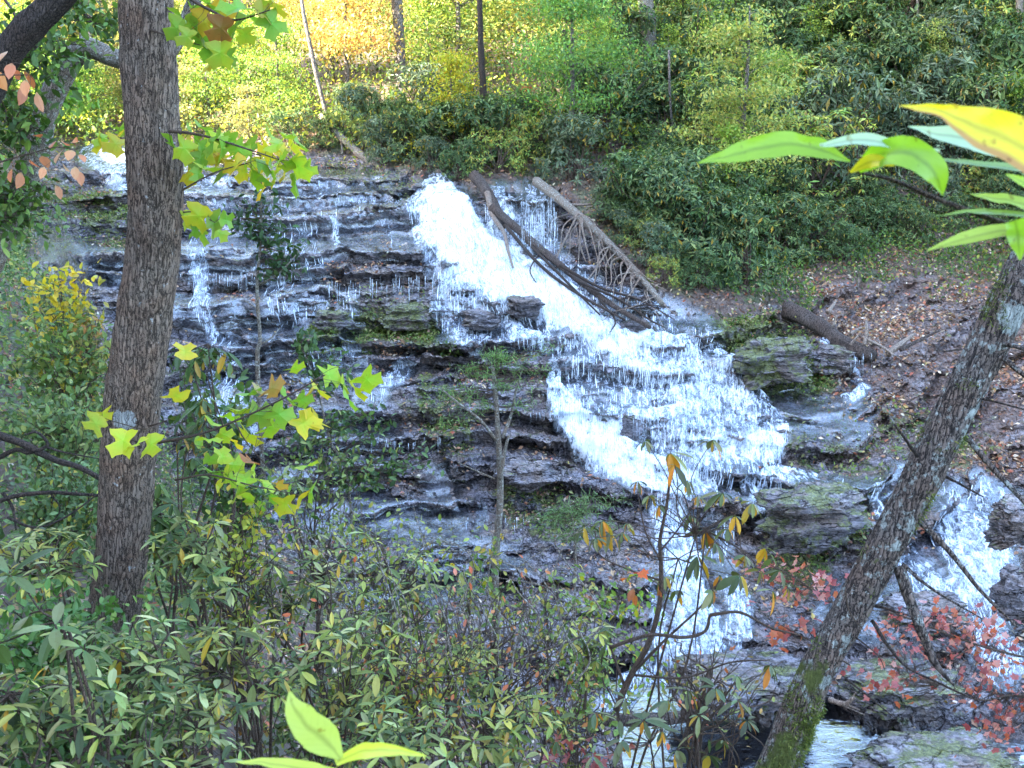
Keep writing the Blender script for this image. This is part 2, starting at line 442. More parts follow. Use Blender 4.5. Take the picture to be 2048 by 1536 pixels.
# water strokes: (u, v, half width, strength)
WATER = [
 [(880, 388, 42, 1.2), (895, 430, 60, 1.35), (925, 480, 62, 1.45), (985, 525, 58, 1.45), (1060, 560, 56, 1.45), (1130, 605, 46, 1.4), (1190, 650, 36, 1.3), (1250, 680, 40, 1.3), (1330, 700, 60, 0.9)],
 [(840, 392, 30, 0.8), (870, 470, 40, 0.65), (900, 530, 40, 0.6), (960, 590, 50, 0.55)],
 [(1000, 395, 30, 0.75), (1010, 450, 40, 0.8), (1040, 510, 40, 0.85)],
 [(1060, 398, 48, 0.62), (1075, 450, 42, 0.6), (1085, 505, 40, 0.62), (1120, 540, 36, 0.7)],
 [(1120, 520, 30, 0.6), (1200, 580, 36, 0.6), (1300, 625, 40, 0.55), (1400, 665, 40, 0.5)],
 [(905, 545, 34, 0.62), (915, 600, 40, 0.6)],
 [(960, 560, 60, 0.55), (1010, 610, 60, 0.55)],
 [(880, 610, 20, 0.6), (920, 650, 24, 0.75), (950, 660, 30, 0.7)], [(1015, 625, 14, 0.7), (1045, 655, 24, 0.95), (1090, 665, 20, 0.7)],
 [(890, 660, 16, 0.5), (1000, 668, 14, 0.62), (1150, 672, 16, 0.62), (1220, 680, 20, 0.7)],
 # wide middle fall
 [(1150, 695, 44, 0.55), (1175, 740, 56, 0.58), (1200, 790, 66, 0.58), (1220, 830, 56, 0.62)],
 [(1260, 695, 54, 0.66), (1290, 750, 70, 0.62), (1310, 800, 76, 0.62), (1330, 850, 64, 0.66)],
 [(1350, 695, 55, 0.78), (1385, 755, 55, 0.92), (1410, 800, 75, 0.72), (1430, 850, 85, 0.74)],
 [(1430, 692, 30, 0.72), (1465, 740, 38, 0.78), (1500, 800, 44, 0.76), (1535, 850, 38, 0.74)],
 [(1110, 700, 12, 0.6), (1105, 750, 16, 1.0), (1130, 800, 30, 1.25), (1160, 845, 36, 1.35), (1210, 880, 44, 1.4), (1280, 925, 40, 1.35), (1350, 945, 36, 1.2), (1410, 940, 30, 0.85)],
 [(1210, 838, 20, 0.9), (1290, 820, 14, 1.0), (1400, 800, 12, 0.95)],
 [(1230, 850, 36, 1.0), (1260, 900, 40, 1.1)],
 [(1380, 885, 22, 1.0), (1460, 880, 26, 1.15), (1545, 878, 24, 1.15)],
 [(1480, 940, 14, 0.8), (1560, 925, 18, 0.8), (1620, 930, 14, 0.6), (1700, 945, 16, 0.42)],
 [(1420, 950, 20, 0.5), (1560, 958, 20, 0.4), (1700, 955, 24, 0.35), (1860, 935, 30, 0.55)],
 [(1510, 965, 26, 0.7), (1518, 1010, 22, 0.6)],
 [(1330, 975, 36, 0.75), (1345, 1010, 44, 0.68), (1355, 1070, 44, 0.9), (1370, 1140, 36, 1.0), (1385, 1200, 44, 1.05), (1395, 1250, 52, 1.0), (1350, 1300, 50, 0.78), (1270, 1340, 34, 0.75), (1200, 1375, 26, 0.65)],
 [(1455, 1130, 24, 0.6), (1475, 1180, 28, 0.72), (1470, 1240, 32, 0.7)],
 [(1295, 1130, 10, 0.6), (1310, 1200, 14, 0.6), (1330, 1260, 30, 0.7)],
 [(1430, 1040, 30, 0.5), (1440, 1090, 30, 0.45)],
 # right-hand fall
 [(1745, 960, 22, 0.7), (1755, 1010, 20, 0.65), (1790, 1060, 16, 0.55)],
 [(1900, 1000, 44, 0.6), (1930, 1040, 64, 0.78), (1955, 1090, 66, 0.95), (1965, 1130, 60, 1.05), (1880, 1152, 34, 0.9)],
 [(1960, 958, 26, 0.62), (2060, 1000, 40, 0.6)],
 [(1960, 1180, 50, 0.55), (1965, 1230, 40, 0.75), (1990, 1290, 50, 0.7)],
 [(1820, 1080, 30, 0.6), (1850, 1140, 40, 0.7)], [(1680, 1180, 60, 0.4), (1800, 1190, 60, 0.45), (1920, 1170, 50, 0.5)],
 # little side stream under the log
 [(1640, 668, 9, 0.8), (1668, 690, 9, 0.7)], [(1702, 712, 9, 0.7), (1700, 745, 8, 0.75), (1712, 762, 14, 0.9), (1692, 782, 14, 0.8)],
 [(1590, 790, 20, 0.45), (1640, 830, 20, 0.4)],
 # thin films on the left
 [(180, 305, 20, 0.7), (230, 320, 40, 0.8), (300, 350, 40, 0.5), (420, 345, 30, 0.6), (440, 372, 40, 0.55)],
 [(640, 355, 10, 0.6), (650, 372, 8, 0.6)],
 [(370, 378, 12, 0.5), (600, 384, 10, 0.6), (830, 390, 14, 0.6)],
 [(440, 400, 50, 0.35), (520, 430, 50, 0.38), (400, 450, 24, 0.5)],
 [(392, 470, 14, 0.6), (405, 520, 22, 0.8), (405, 575, 16, 0.85), (420, 600, 30, 0.5), (428, 650, 18, 0.7)],
 [(460, 680, 40, 0.5), (450, 730, 40, 0.6), (500, 705, 30, 0.4)],
 [(672, 430, 8, 0.75), (674, 470, 8, 0.7)], [(760, 410, 8, 0.5), (790, 480, 10, 0.5)],
 [(820, 700, 20, 0.62), (780, 745, 26, 0.62), (740, 790, 30, 0.4)],
 [(380, 500, 40, 0.42), (560, 520, 50, 0.36), (640, 560, 40, 0.36)], [(360, 600, 30, 0.42), (480, 640, 50, 0.42), (560, 660, 40, 0.36)], [(560, 425, 40, 0.5), (620, 500, 50, 0.5), (560, 560, 40, 0.5)], [(600, 430, 60, 0.34), (780, 450, 60, 0.3)], [(450, 780, 50, 0.6), (500, 840, 40, 0.5)], [(560, 620, 30, 0.55), (640, 600, 20, 0.5)], [(700, 690, 30, 0.55), (600, 700, 30, 0.5)],
 [(560, 700, 40, 0.4), (700, 720, 50, 0.36)], [(640, 850, 50, 0.4), (760, 860, 50, 0.36)], [(560, 950, 50, 0.42), (700, 1000, 60, 0.4), (860, 1020, 50, 0.42)], [(1000, 1120, 60, 0.36), (880, 1080, 60, 0.36)],
 [(120, 500, 50, 0.4), (240, 520, 40, 0.45)], [(700, 640, 30, 0.4), (700, 570, 20, 0.5)], [(560, 380, 60, 0.5), (760, 395, 60, 0.45)], [(1560, 800, 50, 0.36), (1700, 830, 50, 0.3)],
 [(880, 940, 40, 0.3), (900, 1000, 40, 0.35)], [(960, 985, 10, 0.5), (955, 1030, 10, 0.4)],
 [(690, 1170, 16, 0.45), (880, 1150, 20, 0.4)],
]
wj = 9 * fbm(UU / 34, VV / 26, 0, 9, 3)
WF = seg_field(UU + wj, VV + wj * 0.5, WATER)

# terraces: layered ledges with slightly overhanging lips
X, Y, Z = BASE[..., 0].copy(), BASE[..., 1].copy(), BASE[..., 2].copy()
def terrace(X, Y, Z, h, k, amp, seed, tread=0.6, nscale=0.13, namp=0.22, blk=1.3):
    tilt = 0.05 * (X - 4) * (X < 4) * 0.4 + 0.30 * np.clip(X - 7.5, 0, 20) * (1 - np.clip((11 - Z * 0) / 99, 0, 0))
    n = namp * fbm(X * nscale, Y * nscale * 1.3, 0, seed, 3) + tilt * -1.0
    bx = np.floor(X / (blk * 2.1) + 0.35 * vnoise(X * 0.5, Y * 0.5, 0, seed + 6) + 0.2 * Y / blk); by = np.floor(Y / (blk * 2.6) + 0.35 * vnoise(X * 0.4, Y * 0.6, 3, seed + 7))
    n = n + 0.28 * h * (_hash(bx, by, bx * 0, seed + 8) - 0.5)
    q = (Z + n) / h
    q = q + 0.30 * np.sin(q * 2.3 + seed)                         # layers of uneven thickness
    fl = np.floor(q); p = q - fl
    t = np.clip((p - tread) / (1 - tread), 0, 1)
    S = np.where(p < tread, 0.10 * p / tread, 0.10 + 0.90 * sstep(0, 1, t))
    cell = (X + fl * 3.7 + 0.35 * vnoise(X * 2, Y * 2, fl, seed + 4)) / blk
    ci = np.floor(cell); cf = cell - ci
    j0 = _hash(ci, fl, ci * 0, seed + 9); j1 = _hash(ci + 1, fl, ci * 0, seed + 9)
    j = j0 + (j1 - j0) * sstep(0.75, 1.0, cf)
    kk = k * (0.15 + 1.5 * j)
    dy = np.where(p < tread, -kk * (1 - p / tread), -kk * sstep(0, 1, t) )
    under = kk * 0.75 * np.exp(-((t - 0.25) / 0.22) ** 2) * (p >= tread)     # undercut below the lip
    return X, Y + (dy + under) * amp, Z + (S - p) * h * amp, p, t, fl

soilk = ROCK * (1 - 0.35 * SLAB)
nearfade = sstep(6, 12, Y)
A = soilk * nearfade * (1 - 0.65 * sstep(0.95, 1.5, WF)) * (1 - 0.3 * sstep(0.55, 0.75, WF))
X, Y, Z, p1, t1, fl1 = terrace(X, Y, Z, 0.62, 0.46, A * 0.95, 3)
X, Y, Z, p2, t2, fl2 = terrace(X, Y, Z, 0.21, 0.19, A * 1.0, 21, tread=0.55, nscale=0.3, namp=0.09, blk=0.55)
X, Y, Z, p3, t3, fl3 = terrace(X, Y, Z, 0.085, 0.05, A * 1.1, 33, tread=0.5, nscale=0.7, namp=0.04, blk=0.27)
rough_n = fbm(X * 1.1, Y * 1.1, Z * 1.1, 40, 5, 0.55)
Z = Z + rough_n * (0.05 + 0.10 * (1 - ROCK)) * nearfade
Y = Y - 0.11 * fbm(X * 3.5, Y * 3.5, Z * 11, 51, 5, 0.7) * nearfade
Z = Z + 0.045 * fbm(X * 5, Y * 5, Z * 5, 52, 4, 0.75) * nearfade
PIT = poly_mask(UU, VV, [(1560, 1385), (1700, 1378), (1900, 1400), (2110, 1390), (2110, 1480), (1800, 1500), (1640, 1540), (1500, 1470)], 20)
Z = Z - 0.4 * PIT
REL = np.stack([X, Y, Z], -1)

nr, nc = UU.shape
def grid_faces(nr, nc, keep=None):
    i = np.arange(nr - 1)[:, None] * nc; j = np.arange(nc - 1)[None]
    Fq = np.stack([i + j, i + nc + j, i + nc + j + 1, i + j + 1], -1)
    if keep is not None: return Fq[keep]
    return Fq.reshape(-1, 4)

MOSS = seg_field(UU + wob, VV + wob, [
 [(1440, 650, 40, 1.0), (1560, 690, 60, 1.1), (1620, 745, 40, 1.0), (1500, 740, 40, 1.0)], [(660, 640, 50, 0.9), (820, 620, 40, 1.0), (900, 660, 20, .6)],
 [(1580, 990, 60, 1.0), (1680, 1010, 60, 0.9), (1600, 1090, 60, 0.8)], [(880, 800, 50, 0.7), (920, 860, 40, .6)], [(1560, 860, 60, 0.4), (1900, 860, 60, 0.5)],
 [(110, 420, 50, 0.7), (240, 440, 60, 0.7)], [(860, 385, 40, .5), (700, 370, 40, .6)], [(1060, 980, 60, 0.6), (1130, 1010, 40, 0.6)],
 [(1720, 950, 60, 0.5), (1500, 960, 30, 0.5)], [(1400, 640, 30, 0.7), (1300, 620, 20, .6)], [(1980, 1500, 60, 0.8), (1800, 1530, 60, 0.7)]], 0.5)
WET = np.clip(0.5 * ROCK + seg_field(UU, VV, [[(a, b, w * 2.2 + 30, 1.0) for a, b, w, s in pth] for pth in WATER], 0.4), 0, 1)

tm = np_mesh('rock_ledges', REL.reshape(-1, 3), grid_faces(nr, nc), {'rock': ROCK.ravel(), 'moss': MOSS.ravel(), 'wet': WET.ravel(), 'slab': SLAB.ravel()}, smooth=False)

m = MT('layered_rock')
gp = m.geo('Position'); gn = m.geo('Normal')
strat = m.noise(m.mapping(gp, (1.2, 1.2, 14)), 1.0, 5, 0.6, 0.3)
fine = m.noise(m.mapping(gp, (1, 1, 2.5)), 13, 8, 0.75)
med = m.noise(gp, 1.7, 5, 0.6)
rock = m.ramp(strat, [(0.30, (0.03, 0.027, 0.032)), (0.43, (0.15, 0.14, 0.165)), (0.55, (0.31, 0.29, 0.32)), (0.70, (0.50, 0.46, 0.44))])
rock = m.mix(m.ramp(med, [(0.40, 0.0), (0.60, 0.8)]), rock, m.mix(fine, (0.09, 0.058, 0.038), (0.34, 0.23, 0.16)))
rock = m.mix(m.ramp(fine, [(0.38, 0.95), (0.52, 0.0)]), rock, (0.02, 0.018, 0.022))
rock = m.mix(m.ramp(fine, [(0.55, 0.0), (0.68, 0.6)]), rock, (0.48, 0.45, 0.48))
cw = m.n('ShaderNodeVectorMath', operation='ADD'); m.t.links.new(m.mapping(gp, (1.1, 1.5, 6.5)), cw.inputs[0])
cs_ = m.n('ShaderNodeVectorMath', operation='SCALE'); m.t.links.new(m.noise(gp, 2.2, 4, 0.6), cs_.inputs[0]); cs_.inputs['Scale'].default_value = 1.1; m.t.links.new(cs_.outputs[0], cw.inputs[1])
vc = m.n('ShaderNodeTexVoronoi', feature='DISTANCE_TO_EDGE'); m.t.links.new(cw.outputs[0], vc.inputs['Vector']); vc.inputs['Scale'].default_value = 1.0
crack = m.ramp(vc.outputs[0], [(0.0, 1.0), (0.045, 0.0)])
vcc = m.n('ShaderNodeTexVoronoi'); m.t.links.new(cw.outputs[0], vcc.inputs['Vector']); vcc.inputs['Scale'].default_value = 1.0
blk_ = m.n('ShaderNodeSeparateColor'); m.t.links.new(vcc.outputs['Color'], blk_.inputs[0])
rock = m.mix(m.math('MULTIPLY', blk_.outputs[0], 0.6), rock, m.mix(1.0, rock, (0.45, 0.42, 0.42), 'MULTIPLY'))
rock = m.mix(m.math('MULTIPLY', crack, 0.85), rock, (0.012, 0.010, 0.011))
sp = m.n('ShaderNodeSeparateXYZ'); m.t.links.new(gn, sp.inputs[0])
upm = m.ramp(sp.outputs[2], [(0.35, 0.0), (0.8, 1.0)])
mossn = m.math('ADD', m.math('MULTIPLY', m.noise(gp, 2.6, 6, 0.7), 1.0), m.math('ADD', m.math('MULTIPLY', m.attr('moss'), 0.22), m.math('MULTIPLY', m.math('SUBTRACT', upm, 0.5), 0.08)))
mossm = m.ramp(mossn, [(0.62, 0.0), (0.72, 1.0)])
mossc = m.mix(m.ramp(m.noise(gp, 16, 6, 0.8), [(0.35, 0.0), (0.65, 1.0)]), (0.022, 0.032, 0.010), m.mix(med, (0.20, 0.25, 0.05), (0.26, 0.24, 0.09)))
soil = m.mix(m.noise(gp, 9, 6, 0.7), (0.030, 0.020, 0.014), (0.17, 0.105, 0.075))
soil = m.mix(m.ramp(m.noise(gp, 1.1, 4), [(0.5, 0.0), (0.62, 0.7)]), soil, m.mix(fine, (0.03, 0.045, 0.012), (0.10, 0.13, 0.04)))
soilm = m.math('SUBTRACT', 1.0, m.ramp(m.math('ADD', m.attr('rock'), m.math('MULTIPLY', m.math('SUBTRACT', med, 0.5), 0.8)), [(0.35, 0.0), (0.6, 1.0)]))
slabm = m.math('MULTIPLY', m.attr('slab'), m.ramp(med, [(0.35, 0.3), (0.6, 0.85)]))
rock = m.mix(slabm, rock, m.mix(fine, (0.06, 0.035, 0.025), (0.26, 0.16, 0.115)))
c = m.mix(mossm, rock, mossc)
c = m.mix(soilm, c, soil)
wetm = m.math('MULTIPLY', m.ramp(m.math('ADD', m.attr('wet'), m.math('MULTIPLY', m.noise(gp, 1.3, 3), 0.9)), [(0.55, 0.0), (1.0, 1.0)]), m.math('SUBTRACT', 1.0, soilm))
c = m.mix(m.math('MULTIPLY', wetm, 0.35), c, m.mix(1.0, c, (0.45, 0.46, 0.52), 'MULTIPLY'))
rgh = m.mix(wetm, (0.75, 0.75, 0.75), m.mix(fine, (0.05, 0.05, 0.05), (0.32, 0.32, 0.32)))
hgt = m.math('SUBTRACT', m.math('ADD', m.math('MULTIPLY', strat, 0.8), m.math('MULTIPLY', fine, 0.5)), m.math('MULTIPLY', crack, 0.5))
sh = m.bsdf(**{'Base Color': c, 'Roughness': rgh, 'Specular IOR Level': 0.8, 'Normal': m.bump(hgt, 1.0, 0.09)})
M_ROCK = m.done(sh)
terrain = tag(link('ground', tm, M_ROCK), kind='structure')

# ------------------------------------------------------------------ the valley around: one sheet to the horizon, plus an unseen ridge added on the left to block the sun
gx = np.concatenate([np.linspace(-900, -80, 24), np.linspace(-76, 76, 153), np.linspace(80, 900, 24)])
gy = np.concatenate([np.linspace(-900, -60, 20), np.linspace(-56, 150, 207), np.linspace(160, 900, 20)])
GX, GY = np.meshgrid(gx, gy)
nz = fbm(GX / 18, GY / 18, 0, 77, 4)
left = 62 * sstep(20, 34, -GX) * (1 - sstep(38, 52, -GX)) * (1 - sstep(45.0, 46.6, GY - 0.4 * GX))  # added ridge shading the falls; its slanted end lets sun reach the back woods
left = left + 6 * sstep(30, 70, -GX)
right = 20 * sstep(24, 70, GX)
back = 14 * sstep(90, 200, GY)
GZ = -13.5 + left + right + back + 1.6 * nz + 8 * sstep(10, 60, -GY)
m = MT('forest_floor')
gp = m.geo('Position')
c = m.mix(m.noise(gp, 3, 6, 0.7), (0.02, 0.018, 0.012), (0.09, 0.07, 0.04))
c = m.mix(m.ramp(m.noise(gp, 0.5, 4), [(0.45, 0.0), (0.6, 1.0)]), c, m.mix(m.noise(gp, 5, 4), (0.02, 0.035, 0.01), (0.06, 0.09, 0.03)))
M_FLOOR = m.done(m.bsdf(**{'Base Color': c, 'Roughness': 0.9}))
tag(link('hills_and_shade_ridge', np_mesh('valley', np.stack([GX, GY, GZ], -1).reshape(-1, 3), grid_faces(*GX.shape)), M_FLOOR), kind='structure')

# ------------------------------------------------------------------ water draped over the ledges
def blur(a, r, it=2):
    for _ in range(it):
        for ax in (0, 1):
            k = 2 * r + 1
            pad = [(0, 0)] * a.ndim; pad[ax] = (r + 1, r)
            c = np.cumsum(np.pad(a, pad, mode='edge'), axis=ax)
            sl1 = [slice(None)] * a.ndim; sl2 = [slice(None)] * a.ndim
            sl1[ax] = slice(k, None); sl2[ax] = slice(0, -k)
            a = (c[tuple(sl1)] - c[tuple(sl2)]) / k
    return a
S1 = blur(REL, 2, 1)
dens = np.clip(WF, 0, 1.6)
off = 0.05 + 0.10 * sstep(0.5, 1.2, dens)
fr = fbm(S1[..., 0] * 3.2, S1[..., 1] * 2.2, S1[..., 2] * 1.6, 90, 4, 0.6)
froth = fr * 0.085 * sstep(0.3, 0.9, dens)
toc = -norm(BASE)                                             # outwards: up and out of the rock
outv = norm(np.stack([0 * X, -0.75 + 0 * X, 0.65 + 0 * X], -1))
S1 = S1 + outv * (off + froth)[..., None]
fm = dens > 0.06
keep = fm[:-1, :-1] | fm[1:, :-1] | fm[:-1, 1:] | fm[1:, 1:]
Fw = grid_faces(nr, nc, keep)
idx, inv = np.unique(Fw, return_inverse=True)
# strands of falling water: narrow ribbons that follow the rock face downwards
rs = np.random.default_rng(77)
SV, SF, SA = [], [], []; cnt = 0
w_ = np.where((dens > 0.45) & (VV > 395), np.clip(dens, 0, 0.9) ** 2.5, 0).ravel(); w_ /= w_.sum()
starts = rs.choice(w_.size, 5000, p=w_)
for s0 in starts:
    r, c = divmod(int(s0), nc); L = int(rs.integers(6, 18)); wd = rs.uniform(0.004, 0.016)
    slope = 0.42 if (UU[r, c] < 1260 and VV[r, c] < 690 and UU[r, c] > 820 and dens[r, c] > 0.9) else rs.normal(0.0, 0.06)
    rr = r + np.arange(0, L, 2); rr = rr[rr < nr - 1]
    if len(rr) < 3: continue
    cc_ = np.clip(c + np.round((rr - r) * slope * 0.72 + np.cumsum(rs.normal(0, 0.07, len(rr)))).astype(int), 0, nc - 1)
    if dens[rr[-1], cc_[-1]] < 0.4: continue
    p = S1[rr, cc_] + outv[0, 0] * rs.uniform(0.0, 0.05)
    p[:, 1] = np.minimum.accumulate(p[:, 1]) ; k = len(p); tp_ = np.sin(np.linspace(0.15, 3.0, k))[:, None] * wd
    a_ = p + np.array([1, 0, 0]) * tp_; b_ = p - np.array([1, 0, 0]) * tp_
    SV.append(np.stack([a_, b_], 1).reshape(-1, 3)); i_ = np.arange(k - 1) * 2 + cnt
    SF.append(np.stack([i_, i_ + 1, i_ + 3, i_ + 2], 1)); SA.append(np.repeat(rs.uniform(0.8, 1.3) * np.sin(np.linspace(0.12, 2.9, k)) ** 0.6, 2)); cnt += 2 * k
# drips under the overhanging lips
for (u0, u1, v0, v1, n_, back) in [(655, 720, 556, 612, 26, 0.25), (740, 880, 548, 604, 44, 0.2), (880, 945, 550, 606, 46, 0.25), (360, 500, 543, 582, 50, 0.2), (500, 600, 545, 575, 16, 0.2), (740, 880, 872, 905, 26, 0.15), (1060, 1115, 815, 842, 20, 0.15),
      (1430, 1475, 1035, 1092, 24, 0.2), (1495, 1565, 960, 1025, 34, 0.2), (1765, 1800, 1050, 1110, 20, 0.2), (1040, 1115, 392, 512, 80, 0.2), (925, 1050, 1030, 1062, 22, 0.15), (1700, 1745, 705, 750, 16, 0.1), (380, 520, 415, 460, 20, 0.15), (665, 682, 428, 474, 10, 0.15), (1255, 1560, 815, 880, 90, 0.15), (1380, 1560, 925, 955, 40, 0.1)]:
    for _ in range(n_):
        uu_ = rs.uniform(u0, u1); a = rs.uniform(v0, v0 + (v1 - v0) * 0.45); b = rs.uniform(a + (v1 - v0) * 0.2, v1 + 4)
        ci = int(np.argmin(abs(us - uu_))); ri = int(np.argmin(abs(vs - a))); rj = int(np.argmin(abs(vs - b)))
        yy = min(S1[ri:rj + 1, ci, 1].min(), S1[ri, ci, 1]) - 0.03; k = 6
        p = P(np.full(k, uu_) + rs.normal(0, 1), np.linspace(a, b, k), np.full(k, yy)); wd = rs.uniform(0.003, 0.008)
        SV.append(np.stack([p + [wd, 0, 0], p - [wd, 0, 0]], 1).reshape(-1, 3)); i_ = np.arange(k - 1) * 2 + cnt
        SF.append(np.stack([i_, i_ + 1, i_ + 3, i_ + 2], 1)); SA.append(np.repeat(rs.uniform(0.6, 0.9) * np.array([1, 1, .95, .9, .75, .45]), 2)); cnt += 2 * k
VW = S1.reshape(-1, 3)[idx]
wm_ = np_mesh('cascade', np.concatenate([VW] + SV), [inv.reshape(-1, 4), np.concatenate(SF) + len(VW)], {'foam': np.concatenate([dens.ravel()[idx]] + SA)})
m = MT('white_water')
gp = m.geo('Position')
wv = m.mapping(gp, (5.5, 1.6, 1.5), (0, 0.25, 0))
st = m.noise(wv, 1.7, 5, 0.62, 0.6)
br = m.noise(gp, 2.1, 4, 0.6, 0.8)
fn = m.noise(m.mapping(gp, (14, 7, 6)), 2.0, 4, 0.7)
val = m.math('ADD', m.math('MULTIPLY', st, 0.55), m.math('ADD', m.math('MULTIPLY', br, 0.30), m.math('MULTIPLY', fn, 0.45)))   # about 0.65 mean
d = m.attr('foam')
thr = m.math('SUBTRACT', 1.09, m.math('MULTIPLY', d, 0.62))
x = m.math('SUBTRACT', m.math('MULTIPLY', m.math('SUBTRACT', val, 0.65), 3.0), m.math('SUBTRACT', thr, 0.65))
foam = m.n('ShaderNodeMapRange', **{'From Min': -0.12, 'From Max': 0.26}); foam.clamp = True
m.t.links.new(x, foam.inputs[0])
edge = m.n('ShaderNodeMapRange', **{'From Min': 0.06, 'From Max': 0.35}); m.t.links.new(d, edge.inputs[0])
bmp = m.bump(val, 0.8, 0.06)
white = m.n('ShaderNodeBsdfPrincipled', **{'Base Color': m.mix(m.ramp(x, [(0.0, 0.0), (0.45, 1.0)]), (0.50, 0.60, 0.74), (0.88, 0.92, 0.96)), 'Roughness': 0.3, 'Specular IOR Level': 0.4, 'Normal': bmp}).outputs[0]
tl = m.n('ShaderNodeBsdfTranslucent'); tl.inputs[0].default_value = (0.85, 0.92, 1, 1)
wmix = m.n('ShaderNodeMixShader'); wmix.inputs[0].default_value = 0.25
m.t.links.new(white, wmix.inputs[1]); m.t.links.new(tl.outputs[0], wmix.inputs[2])
gl = m.n('ShaderNodeBsdfGlossy', **{'Color': (0.9, 0.95, 1.0), 'Roughness': 0.12, 'Normal': bmp})
tp = m.n('ShaderNodeBsdfTransparent', **{'Color': (0.80, 0.86, 0.92)})
fres = m.n('ShaderNodeFresnel', **{'IOR': 1.33, 'Normal': bmp})
clr = m.n('ShaderNodeMixShader'); m.t.links.new(m.math('ADD', fres.outputs[0], 0.16, True), clr.inputs[0])
m.t.links.new(tp.outputs[0], clr.inputs[1]); m.t.links.new(gl.outputs[0], clr.inputs[2])
a1 = m.n('ShaderNodeMixShader'); lowd = m.n('ShaderNodeMapRange', **{'From Min': 0.38, 'From Max': 0.66}); m.t.links.new(d, lowd.inputs[0])
m.t.links.new(m.math('MULTIPLY', foam.outputs[0], lowd.outputs[0]), a1.inputs[0]); m.t.links.new(clr.outputs[0], a1.inputs[1]); m.t.links.new(wmix.outputs[0], a1.inputs[2])
tp2 = m.n('ShaderNodeBsdfTransparent')
a2 = m.n('ShaderNodeMixShader'); m.t.links.new(edge.outputs[0], a2.inputs[0]); m.t.links.new(tp2.outputs[0], a2.inputs[1]); m.t.links.new(a1.outputs[0], a2.inputs[2])
M_WHITE = m.done(a2.outputs[0])
tag(link('waterfall', wm_, M_WHITE), kind='structure')

# lower pool and the still basins
m = MT('pool_water')
gp = m.geo('Position')
rp = m.noise(m.mapping(gp, (1.6, 3.5, 1)), 2.0, 5, 0.6, 0.8)
bmp = m.bump(rp, 0.4, 0.04)
gl = m.n('ShaderNodeBsdfGlossy', **{'Color': (0.55, 0.58, 0.62), 'Roughness': 0.05, 'Normal': bmp})
tp = m.n('ShaderNodeBsdfTransparent', **{'Color': (0.50, 0.45, 0.32)})
fres = m.n('ShaderNodeFresnel', **{'IOR': 1.33, 'Normal': bmp})
clr = m.n('ShaderNodeMixShader'); m.t.links.new(fres.outputs[0], clr.inputs[0])
m.t.links.new(tp.outputs[0], clr.inputs[1]); m.t.links.new(gl.outputs[0], clr.inputs[2])
M_POOL = m.done(clr.outputs[0])
def pool(name, x0, x1, y0, y1, z, n=40):
    gx, gy = np.meshgrid(np.linspace(x0, x1, n), np.linspace(y0, y1, n))
    gz = z + 0.03 * fbm(gx * 1.2, gy * 2, 0, 5, 3)
    return tag(link(name, np_mesh(name, np.stack([gx, gy, gz], -1).reshape(-1, 3), grid_faces(n, n)), M_POOL), kind='structure')
pool('stream_water', 1.6, 16, 9.0, 17.5, -9.27, 60)

# ------------------------------------------------------------------ looking the ground up
cs = (slice(None, None, 3), slice(None, None, 3))
CR = REL[cs]; cr, cc = CR.shape[:2]
BVH = BVHTree.FromPolygons([tuple(v) for v in CR.reshape(-1, 3).tolist()], grid_faces(cr, cc).tolist())
def ground_below(p, up=0.0):
    h = BVH.ray_cast(Vector((p[0], p[1], p[2] + up)), Vector((0, 0, -1)))
    return h[0] if h[0] is not None else None
def ground_at(u, v):
    """Ground point seen at pixel u, v."""
    d = PV(u, v, 10.0).normalized()
    h = BVH.ray_cast(Vector((0, 0, 0)), d)
    return h[0] if h[0] is not None else PV(u, v, 40)
# ------------------------------------------------------------------ leaf litter and ground cover (stuff)
rng = np.random.default_rng(7)
M_LITTER = mat_leaf('litter', 0.7, 0.1, 0.2)
M_DARKLEAF = mat_leaf('evergreen_leaf', 0.5, 0.25, 0.22, (1.2, 1.3, 0.4))
M_LEAF = mat_leaf('soft_leaf', 0.5, 0.45, 0.3, (1.2, 1.12, 0.65))
M_RED = mat_leaf('red_leaf', 0.5, 0.4, 0.35, (1.5, 0.9, 0.7))

GN = np.cross(np.gradient(REL, axis=1), np.gradient(REL, axis=0))
GN = norm(GN); GN = GN * np.sign(GN[..., 2:3] + 1e-9)
def scatter_on(n, wgt, rng):
    """n random ground points, the chance of each grid cell following wgt times its real area."""
    ar = np.linalg.norm(np.cross(np.gradient(REL, axis=1), np.gradient(REL, axis=0)), axis=-1)
    w = (wgt * np.minimum(ar, 0.05)).ravel(); w = w / w.sum()
    k = rng.choice(w.size, n, p=w)
    p = REL.reshape(-1, 3)[k] + rng.normal(0, 0.03, (n, 3)); return p, GN.reshape(-1, 3)[k]
UNW = (UU > -100) & (UU < 2150) & (VV > 0) & (VV < 1560)
flat = sstep(0.55, 0.85, GN[..., 2])
clump = sstep(-0.1, 0.5, fbm(BASE[..., 0] * 0.8, BASE[..., 1] * 0.8, 0, 61, 3))
dry = 1 - np.clip(WF * 2.2, 0, 1)
wgt = UNW * dry * (ROCK * flat * (0.06 + clump * 0.9) * 0.6 + (1 - ROCK) * 0.45 + SLAB * 1.0 * (0.2 + clump))
p, n_ = scatter_on(60000, wgt, rng)
fl_ = Fol()
d = norm(np.cross(n_, rng.normal(size=n_.shape)) + n_ * rng.uniform(-0.2, 0.5, (len(p), 1)))
